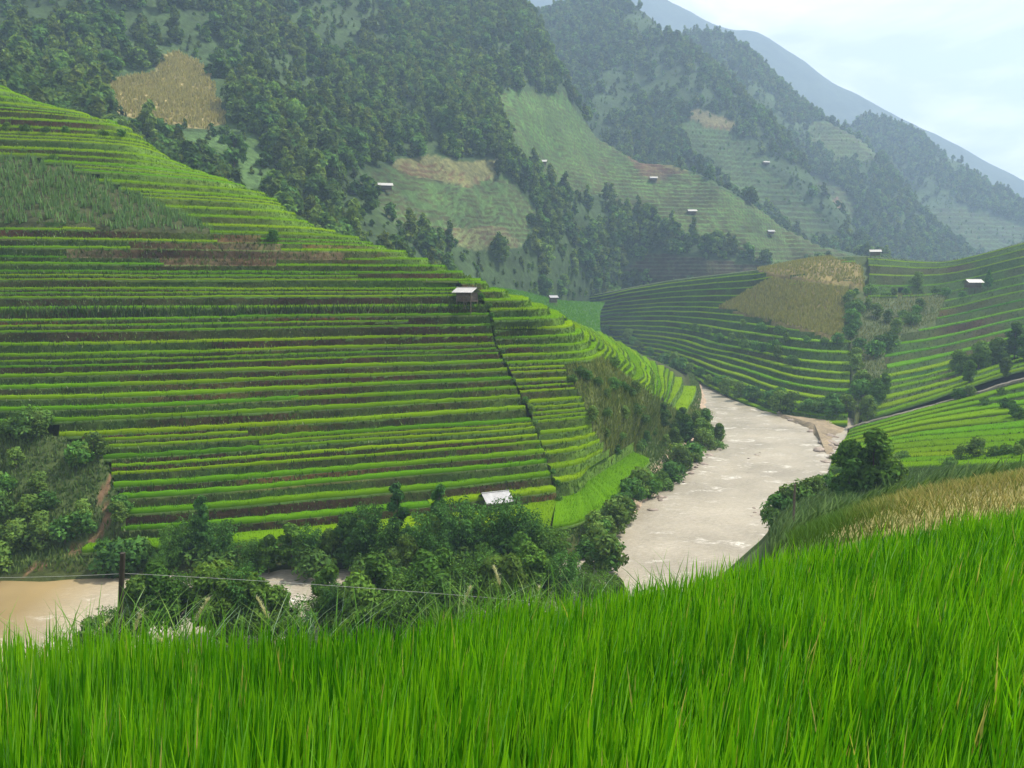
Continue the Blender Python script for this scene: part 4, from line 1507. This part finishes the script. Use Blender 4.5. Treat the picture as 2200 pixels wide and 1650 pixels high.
# ------------------------------------------------------------------ huts
def hut(loc, w, dpt, rz, label, roof=None, wall_h=1.7, stilt=0.9, pitch=0.5, shed=False, group=None):
    roof = roof or M_roofw
    o = tag(empty('hut', loc, rz), label, 'hut', group)
    for sx_ in (-1, 0, 1):
        for sy_ in (-1, 1):
            m_ = MB()
            m_.tube([(sx_ * w * .45, sy_ * dpt * .42, -1.6), (sx_ * w * .45, sy_ * dpt * .42, stilt + wall_h)], 0.09, 6)
            m_.build('post', M_wood, o, col=False)
    m_ = MB()
    m_.box((0, 0, stilt), (w * .98, dpt * .94, 0.12))
    m_.build('floor_deck', M_wood, o, smooth=False, col=False)
    for (cx_, cy_, sx_, sy_) in ((0, -dpt * .40, w * .86, .07), (0, dpt * .40, w * .86, .07), (-w * .43, 0, .07, dpt * .76), (w * .43, 0, .07, dpt * .76)):
        m_ = MB()
        nb_ = max(3, int(max(sx_, sy_) / 0.35))
        for q in range(nb_):
            f = (q + .5) / nb_ - .5
            hh_ = wall_h * (1 - 0.04 * rng.random())
            if sx_ > sy_:
                m_.box((cx_ + f * sx_, cy_ + 0.012 * rng.normal(), stilt + .07 + hh_ / 2), (sx_ / nb_ * .94, sy_, hh_))
            else:
                m_.box((cx_ + 0.012 * rng.normal(), cy_ + f * sy_, stilt + .07 + hh_ / 2), (sx_, sy_ / nb_ * .94, hh_))
        m_.build('plank_wall', M_wood, o, smooth=False, col=False)
    zt = stilt + wall_h + 0.05
    span = dpt * .5 + .55
    for s_ in ((-1, 1) if not shed else (-1,)):
        m_ = MB()
        nn = 26
        xs = np.linspace(-w * .5 - .5, w * .5 + .5, nn)
        rows_ = []
        for t in np.linspace(0, 1, 4):
            if shed:
                y_ = lerp(-span, span, t)
                z_ = zt + 0.15 + pitch * (t * 2 * span)
            else:
                y_ = s_ * span * t
                z_ = zt + pitch * span * (1 - t)
            rows_.append(np.stack([xs, np.full(nn, y_), z_ + 0.035 * np.cos(np.arange(nn) * np.pi)], -1))
        g_ = np.stack(rows_)
        m_.grid(g_)
        m_.grid(g_[::-1] - np.array((0, 0, 0.05)))
        m_.build('roof_sheet', roof, o, smooth=False, col=False)
    if not shed:
        m_ = MB()
        m_.tube([(-w * .5 - .52, 0, zt + pitch * span + .03), (w * .5 + .52, 0, zt + pitch * span + .03)], 0.10, 6)
        m_.build('ridge_cap', roof, o, col=False)
    m_ = MB()
    for q in (-.22, .22):
        m_.tube([(w * .2 + q, -dpt * .5 - .7, -.6), (w * .2 + q, -dpt * .5, stilt + .05)], 0.035, 5)
    for t in (.3, .55, .8):
        m_.tube([(w * .2 - .22, -dpt * .5 - .7 * (1 - t), -.6 + (stilt + .65) * t), (w * .2 + .22, -dpt * .5 - .7 * (1 - t), -.6 + (stilt + .65) * t)], 0.03, 5)
    m_.build('ladder', M_wood, o, col=False)
    return o


p = at('left', 1000, 655)
hut(p + np.array((0.4, 1.0, -0.2)), 3.6, 3.0, math.radians(-28), 'dark wooden stilt hut with bright white roof on the spur crest', M_roofw, pitch=0.45)
p = at('left', 1063, 1108)
hut(np.array([p[0], p[1], -38.3]) + np.array((0.3, 1.5, 0.6)), 3.9, 3.6, math.radians(24), 'low hut with a broad grey roof above the riverside thicket', M_roofg, wall_h=1.3, stilt=0.3, pitch=0.55)
p = at('right', 2088, 622)
hut(p + np.array((0, 0, 0.2)), 6.0, 4.2, math.radians(4), 'white roofed stilt hut beside a dark tree on the right hill', M_roofw, wall_h=2.1)
p = at('right', 1262, 668)
p[0] = (1188 - 1100) / F * 430
p[1] = 430
p[2] = W(1188, 655, 430)[2]
spot_field = p.copy()
hut(p, 3.6, 3.2, 0.3, 'small pale roofed hut behind the spur beside the stream gully', M_roofg, wall_h=2.4, stilt=1.2)
far_huts = [
    ('m1', 1160, 360, 7.0, 'white roofed hut beside the dark trees on the far terraces', M_roofw), ('m1', 826, 417, 6.4, 'leftmost white roofed hut low on the big mountain', M_roofw),
    ('m1', 1408, 392, 5.4, 'tiny white hut in the middle of the far green terraces', M_roofw), ('m1', 1485, 465, 6.0, 'white hut above the dark wood on the far terraces', M_roofw),
    ('m1', 1654, 507, 4.8, 'faint pale hut low on the far terraces', M_roofg), ('m2', 1596, 291, 6.0, 'tiny white hut at the top of the second mountain field', M_roofw),
    ('m2', 1644, 355, 6.0, 'tiny white hut midway down the second mountain field', M_roofw), ('m2b', 1715, 444, 7.0, 'white speck of a hut left of the pink bare patch', M_roofw),
    ('m2b', 1766, 484, 5.0, 'tiny hut under the pink bare patch', M_roofw), ('right', 1880, 556, 4.5, 'white hut on the crest behind the tan maize patches', M_roofw),
]
for nm, u, v, w, lb, rf in far_huts:
    hut(at(nm, u, v) + np.array((0, 0, 0.6)), w, w * .7, rng.uniform(-.3, .3), lb, rf, group='far huts on the mountain fields')

# little green field with the small hut behind the spur
mb = MB()
fc = [[(1040, 640, 330), (1100, 655, 345), (1180, 690, 350), (1290, 720, 380)], [(1050, 622, 395), (1110, 632, 400), (1185, 655, 430), (1290, 672, 470)], [(1060, 618, 430), (1130, 628, 440), (1200, 645, 480), (1300, 650, 520)]]
fg_ = np.stack([W([p[0] for p in c], [p[1] for p in c], [p[2] for p in c]) for c in fc], 0)
FG = cr(cr(fg_, 80, 1), 50, 0)
sk = FG[0].copy()
sk[:, 2] -= 14
sk[:, 1] -= 12
mb.grid(np.concatenate([sk[None], FG], 0), np.array((0.055, 0.125, 0.03)))
tag(mb.build('valley_field', M_hill), kind='structure')
mr2 = MB()
pts = scatter_on(FG, np.ones(FG.shape[:2]), 14000, r)
blades(mr2, pts, r.uniform(0.4, 0.9, len(pts)), np.full(len(pts), 0.45), lerp(G_RICE_D, G_RICE, r.random((len(pts), 1))), 0.3, r)
tag(mr2.build('rice', M_rice), 'soft green rice field around the small hut behind the spur', 'rice', kind='stuff')

# ------------------------------------------------------------------ rocks along the water
def rock_mesh(sd):
    r_ = np.random.default_rng(sd)
    th = np.linspace(0, 2 * np.pi, 9)[:-1]
    mb = MB()
    rings = []
    for ph in np.linspace(-1.2, 1.2, 5):
        rings.append(np.stack([np.cos(th) * math.cos(ph), np.sin(th) * math.cos(ph), np.full(8, math.sin(ph) * 0.7)], -1))
    g_ = np.stack(rings)
    g_ = g_ * (1 + 0.35 * r_.normal(0, 0.6, g_.shape[:2] + (1,)).clip(-1, 1)) * np.array((1, .8, .8))
    g_ = np.concatenate([g_, g_[:, :1]], 1)
    mb.grid(g_)
    mb.add(g_[-1, :8], [list(range(8))])
    mb.add(g_[0, :8], [list(range(7, -1, -1))])
    return mb.mesh('rock', M_rock, smooth=False, col=False)


RM = [rock_mesh(i) for i in range(4)]


def rocks(n, pl_, spread, s0, s1, label, group):
    pl_ = np.array(pl_, float)
    seg = np.linalg.norm(np.diff(pl_, axis=0), axis=1)
    cs = np.concatenate([[0], np.cumsum(seg)])
    for k in range(n):
        t = r.uniform(0, cs[-1])
        u = np.interp(t, cs, pl_[:, 0]) + r.normal(0, spread)
        v = np.interp(t, cs, pl_[:, 1]) + r.normal(0, spread * .5)
        p_ = W(u, v, 100)
        p_ = p_ * (WZ + 0.1) / p_[2]
        o = obj('rock', RM[r.integers(4)])
        s = s0 + (s1 - s0) * r.random() ** 2
        o.location = Vector(p_)
        o.rotation_euler = (0, 0, r.uniform(0, 6.28))
        o.scale = (s * r.uniform(.8, 1.5), s, s * r.uniform(.6, .9))
        tag(o, label, 'rock', group)


rocks(30, [(1400, 1090), (1440, 1050), (1490, 1005), (1545, 960)], 7, 0.35, 1.1, 'brown stone at the water edge under the bank bushes', 'stones along the spur bank')
rocks(60, [(1690, 893), (1745, 908), (1780, 935), (1788, 985)], 13, 0.4, 1.5, 'reddish stone on the gravel point by the side stream', 'stones on the gravel point')
rocks(8, [(1460, 818), (1490, 830), (1510, 850)], 5, 0.6, 1.6, 'pale stone in the narrow upstream reach', 'stones upstream')
rocks(6, [(1615, 985), (1630, 975)], 6, 0.25, 0.6, 'dark stone out in the middle of the river', 'stones in midstream')
rocks(6, [(1600, 1085), (1640, 1110)], 7, 0.3, 0.6, 'dark stone in the white rapid', 'stones in the rapid')

# gravel point
mb = MB()
gp = [(1640, 880), (1700, 885), (1790, 890), (1830, 905), (1800, 945), (1795, 985), (1780, 985), (1762, 950), (1735, 922), (1690, 902)]
gpp = np.array([W(u, v, 100) for u, v in gp])
gpp = gpp * (WZ / gpp[:, 2])[:, None]
cen = gpp.mean(0) + np.array((0, 0, 1.4))
rowsg = [lerp(gpp, cen, t) * np.array((1, 1, 0)) + np.array((0, 0, WZ - 0.25 + 1.6 * t ** .8)) for t in np.linspace(0, 1, 16)]
gg = np.stack(rowsg)
gg = np.concatenate([gg, gg[:, :1]], 1)
gg = cr(gg, 90, 1)
gg[1:, :, 2] += 0.35 * fbm(gg[1:] * .5, 4, 5)
mb.grid(gg, np.array((0.22, 0.18, 0.125)))
tag(mb.build('gravel_bank', M_hill), kind='structure')

# ------------------------------------------------------------------ posts and wire
def post(u, vt, d, length, rad, lean, label, mat):
    top = W(u, vt, d)
    m_ = MB()
    zz = np.linspace(-length, 0, 7)
    m_.tube(np.stack([-lean * zz, 0 * zz, zz], -1), np.linspace(rad * 1.1, rad * .9, 7), 8)
    m_.add(np.array([[math.cos(a) * rad * .9, math.sin(a) * rad * .9, 0] for a in np.linspace(0, 2 * np.pi, 9)[:-1]]), [list(range(8))])
    o = m_.build('post', mat, col=False)
    o.location = Vector(top)
    return tag(o, label, 'post')


post(264, 1188, 15, 3.6, 0.055, -0.10, 'dark leaning wooden post behind the rice at lower left', M_darkwood)
post(1708, 1040, 62, 5.0, 0.09, 0.0, 'thin upright wooden pole on the near bank above the river', M_wood)
post(1186, 1292, 14, 3.2, 0.05, 0.03, 'short stake holding the wire in the tall weeds', M_wood)
pa, pb, pc_ = W(-420, 1228, 16), W(270, 1232, 15), W(1186, 1296, 14)
mb = MB()
xs = np.linspace(0, 1, 40)[:, None]
wire = np.concatenate([lerp(pa, pb, xs) - np.array((0, 0, .10)) * 4 * xs * (1 - xs), (lerp(pb, pc_, xs) + np.array((0, 0, .04)) * 4 * xs * (1 - xs))[1:]])
mb.tube(wire, 0.0032, 5)
tag(mb.build('wire', M_wire, col=False), 'thin grey wire strung from the dark post across the thicket', 'wire')

# ------------------------------------------------------------------ foreground rice and weeds
def long_blades(mb, base, L, w, dirv, bend, colr, r, seg=4):
    n = len(base)
    ts = np.linspace(0, 1, seg)
    th = r.uniform(0, np.pi, n)
    wd = np.stack([np.cos(th), np.sin(th) * 0.6, np.zeros(n)], -1)
    left_, right_ = [], []
    for t in ts[:-1]:
        c = base + np.stack([np.zeros(n), np.zeros(n), L * (t - 0.28 * bend * t ** 3)], -1) + dirv * (L * (0.22 * t + bend * t ** 2.2))[:, None]
        ww = (w * (0.75 + 0.9 * t - 1.45 * t ** 2.4) * 0.5)[:, None]
        left_.append(c - wd * ww)
        right_.append(c + wd * ww)
    tip = base + np.stack([np.zeros(n), np.zeros(n), L * (1 - 0.28 * bend)], -1) + dirv * (L * (0.22 + bend))[:, None]
    V = np.stack([x for pr in zip(left_, right_) for x in pr] + [tip], 1)          # n, 2*(seg-1)+1, 3
    nv = V.shape[1]
    i0 = (np.arange(n) * nv)[:, None]
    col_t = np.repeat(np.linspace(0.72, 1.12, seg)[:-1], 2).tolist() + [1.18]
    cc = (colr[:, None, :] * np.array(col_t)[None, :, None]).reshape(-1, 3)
    q = np.concatenate([i0 + np.array([[2 * k_, 2 * k_ + 1, 2 * k_ + 3, 2 * k_ + 2]]) for k_ in range(seg - 2)], 0)
    off = mb.n
    mb.add(V.reshape(-1, 3), q, cc)
    tri = i0 + np.array([[2 * (seg - 2), 2 * (seg - 2) + 1, 2 * (seg - 1)]])
    mb.f.append((tri + off).ravel())
    mb.t.append(np.full(n, 3))


r = np.random.default_rng(33)
fu, fv = PX(FL + np.array((0, 0, RH * 0.8)))
msk = (fu > -260) & (fu < 2460) & (fv < 1990)
dist = np.linalg.norm(FL, axis=-1)
wgt = msk * np.clip(6.0 / dist, 0.45, 1.4)
# rice stands in hills: clump centres, then leaves round each
NCL = 7400
cl = scatter_on(FL, wgt, NCL, r)
per = 13
basep = np.repeat(cl, per, 0)
n = len(basep)
basep[:, :2] += r.normal(0, 0.055, (n, 2))
patch = fbm(basep * np.array((0.55, 0.55, 0.2)), 3, 77)
fine = np.repeat(r.normal(0, 1, NCL), per)
L = (0.62 + 0.12 * patch + 0.07 * fine) * r.uniform(0.5, 1.15, n)
ang = r.normal(0.15, 1.1, n) + np.where(r.random(n) < 0.25, r.uniform(-3, 3, n), 0)
dirv = np.stack([np.cos(ang), np.sin(ang) * 0.7, np.zeros(n)], -1) * (0.42 + 0.25 * np.clip(basep[:, :1] / 5, -1, 1.2))
bend = np.abs(r.normal(0.06, 0.13, n))
cc_gain = 1.0
wv = r.uniform(0.009, 0.019, n) * np.clip(np.linalg.norm(basep, axis=1) / 7, 1, 1.6)
yl = np.clip(0.47 + 0.60 * patch + 0.16 * fine + r.normal(0, 0.32, n), 0, 1)[:, None]
cc = np.where(yl < 0.5, lerp(np.array((0.018, 0.100, 0.006)), np.array((0.070, 0.240, 0.006)), yl * 2), lerp(np.array((0.070, 0.240, 0.006)), np.array((0.180, 0.380, 0.010)), yl * 2 - 1))
cc = cc * cc_gain
dry = r.random(n) < 0.014
cc[dry] = (0.42, 0.36, 0.13)
mb = MB()
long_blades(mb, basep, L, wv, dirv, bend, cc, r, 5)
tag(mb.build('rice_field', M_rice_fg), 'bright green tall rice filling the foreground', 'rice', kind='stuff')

# weeds and reeds along the edge of the field
mb = MB()
ed = FL[-6:]
nw = 2600
iu = r.integers(0, ed.shape[1], nw)
ir = r.integers(0, 6, nw)
bp_ = ed[ir, iu] + np.concatenate([r.normal(0, .12, (nw, 2)) + np.array((0, .25)), np.zeros((nw, 1))], 1)
uu_, _ = PX(bp_)
keep = (uu_ > -100) & (uu_ < 1500) & ((np.abs(uu_ - 450) < 280) | (np.abs(uu_ - 1090) < 170) | (r.random(nw) < 0.25))
bp_ = bp_[keep]
nw = len(bp_)
ang = r.uniform(-3.14, 3.14, nw)
dv = np.stack([np.cos(ang), np.sin(ang), np.zeros(nw)], -1)
cw = lerp(np.array((0.075, 0.18, 0.03)), np.array((0.20, 0.30, 0.08)), r.random((nw, 1)) ** 3)
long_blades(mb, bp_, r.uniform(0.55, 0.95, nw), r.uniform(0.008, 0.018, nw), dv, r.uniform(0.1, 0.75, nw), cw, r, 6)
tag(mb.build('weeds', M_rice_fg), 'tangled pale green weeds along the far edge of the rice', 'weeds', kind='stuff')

# pale seed plumes standing over the weeds
pm = leaf_mat('plume', trans=0.3, rand=0)
for k, (u, vt, d, ln) in enumerate([(448, 1288, 7.9, .30), (552, 1285, 8.0, -.25), (305, 1312, 7.7, .22), (1060, 1218, 9.6, -.18), (1012, 1262, 9.3, .2), (1160, 1262, 9.7, .05), (340, 1372, 7.0, -.4), (235, 1335, 7.4, .5)]):
    top = W(u, vt, d)
    m_ = MB()
    ts = np.linspace(0, 1, 10)
    st = np.stack([ln * (ts ** 2) - ln, 0 * ts, -0.95 + 0.95 * ts], -1) * 0.9
    m_.tube(st, np.linspace(.004, .002, 10), 5, (0.25, 0.30, 0.12))
    stem_o = m_.mesh('stalk', pm)
    o = empty('grass_plume', top)
    obj('stalk', stem_o, o)
    m_ = MB()
    nn = 240
    tt = r.uniform(0.74, 1.0, nn)
    b0 = np.stack([np.interp(tt, ts, st[:, 0]), 0 * tt, np.interp(tt, ts, st[:, 2])], -1) + r.normal(0, .004, (nn, 3))
    long_blades(m_, b0, r.uniform(.02, .05, nn), np.full(nn, .004), np.stack([r.normal(0, 1, nn), r.normal(0, 1, nn), np.zeros(nn)], -1), r.uniform(0.1, .5, nn), np.broadcast_to(np.array((0.62, 0.63, 0.45)), (nn, 3)) * r.uniform(.8, 1.1, (nn, 1)), r, 4)
    q = m_.build('seed_head', pm, o)
    tag(o, 'pale nodding seed plume above the weeds at the rice edge', 'grass plume', 'seed plumes at the rice edge')

# dry tan grass and brush on the slope just beyond the rice, right
mb = MB()
mk = (nu > 1690) & (NL[..., 1] > 16) & (NL[..., 1] < 44)
pts = scatter_on(NL, mk & (nu < 2300), 16000, r)
pu, pv = PX(pts)
tn = np.clip((pu - 1800) / 160, 0, 1)[:, None] * np.clip(0.9 + 1.2 * fbm(pts * .3, 2, 5), 0.2, 1)[:, None]
cw = lerp(np.array((0.07, 0.14, 0.03)), np.array((0.32, 0.28, 0.11)), np.clip(tn * r.uniform(.2, 1.2, (len(pts), 1)), 0, 1)) * r.uniform(.75, 1.25, (len(pts), 1))
an = r.uniform(-3.1, 3.1, len(pts))
long_blades(mb, pts, r.uniform(.2, .5, len(pts)), r.uniform(.015, .035, len(pts)), np.stack([np.cos(an), np.sin(an), 0 * an], -1), r.uniform(.1, .5, len(pts)), cw, r, 4)
tag(mb.build('dry_grass', M_grass), 'dry tan grass on the slope beyond the rice at right', 'grass', kind='stuff')
mb = MB()
mk = (nu > 1650) & (nu < 2300) & (NL[..., 1] > 40) & (NL[..., 1] < 135) & (NL[..., 2] > -40)
pts = scatter_on(NL, mk, 16000, r)
cw = lerp(np.array((0.05, 0.10, 0.03)), np.array((0.115, 0.18, 0.06)), r.random((len(pts), 1))) * r.uniform(.75, 1.25, (len(pts), 1))
an = r.normal(0, 0.7, len(pts))
long_blades(mb, pts, r.uniform(.7, 1.7, len(pts)), r.uniform(.06, .14, len(pts)), np.stack([np.cos(an), np.sin(an), 0 * an], -1), r.uniform(.15, .7, len(pts)), cw, r, 4)
tag(mb.build('tall_grass', M_grass), 'grey green tall grass on the steep bank above the river', 'grass', kind='stuff')

# rough growth between the bushes on unfarmed ground
for G_, mk_, n_, hA, cA, cB, lb in (
        (base2, in_poly(bu, bv, SCRUB_R), 15000, (.6, 1.6), (0.08, 0.13, 0.03), (0.22, 0.25, 0.07), 'yellow green rough grass on the scrubby right end of the spur'),
        (base2, in_poly(bu, bv, SCRUB_L) & (dm > 8), 11000, (.4, 1.1), (0.05, 0.10, 0.025), (0.11, 0.17, 0.05), 'dark green rough growth in the gully at lower left'),
        (base2, (base[..., 2] < -38.6) & (base[..., 2] > -40.6) & (bu > -50), 16000, (.4, 1.0), (0.06, 0.12, 0.03), (0.13, 0.19, 0.05), 'rough grass along the river bank below the terraces'),
        (kb, in_poly(ku, kv, SCRUB_K), 7000, (.5, 1.5), (0.05, 0.10, 0.03), (0.20, 0.20, 0.07), 'rough growth in the overgrown plot beside the tan maize'),
        (kb2, np.arange(len(kb2))[:, None] * np.ones((1, kb2.shape[1])) < 4, 8000, (.6, 1.6), (0.05, 0.10, 0.03), (0.12, 0.16, 0.05), 'rough growth on the far river edge below the paddies'),
        (bb, (np.arange(len(bb))[:, None] * np.ones((1, bb.shape[1])) > 77), 4000, (.4, 1.0), (0.07, 0.13, 0.03), (0.22, 0.24, 0.10), 'grassy rim behind the low bright paddies')):
    mb = MB()
    pts = scatter_on(G_, mk_, n_, r)
    h_ = r.uniform(hA[0], hA[1], n_) * (1 + 0.5 * fbm(pts * .2, 2, 9))
    cc = lerp(np.array(cA), np.array(cB), np.clip(r.random((n_, 1)) * (1 + fbm(pts * .12, 2, 4)[:, None]), 0, 1)) * r.uniform(.75, 1.25, (n_, 1))
    blades(mb, pts - np.array((0, 0, .1)), h_, r.uniform(.18, .5, n_), cc, 0.6, r)
    tag(mb.build('rough_grass', M_grass), lb, 'grass', kind='stuff')

# ------------------------------------------------------------------ haze
mb = MB()
HT = max(float(M_[..., 2].max()) for M_ in (M1, M2, M2B, M3, M4)) + 25
mb.box((0, 1600, (HT - 49) / 2), (6000, 4000, HT + 49))
print('haze top', HT)
m = bpy.data.materials.new('haze')
m.use_nodes = True
n, l = m.node_tree.nodes, m.node_tree.links
n.clear()
out = n.new('ShaderNodeOutputMaterial')
pv_ = n.new('ShaderNodeVolumePrincipled')
pv_.inputs['Color'].default_value = (0.52, 0.71, 1.0, 1)
pv_.inputs['Density'].default_value = 0.00028
pv_.inputs['Density Attribute'].default_value = ''
pv_.inputs['Anisotropy'].default_value = 0.2
l.new(pv_.outputs[0], out.inputs['Volume'])
tag(mb.build('haze', m, smooth=False, col=False), kind='stuff')
print('objects', len(bpy.data.objects), 'tris', sum(len(me.loops) - 2 * len(me.polygons) for me in bpy.data.meshes))
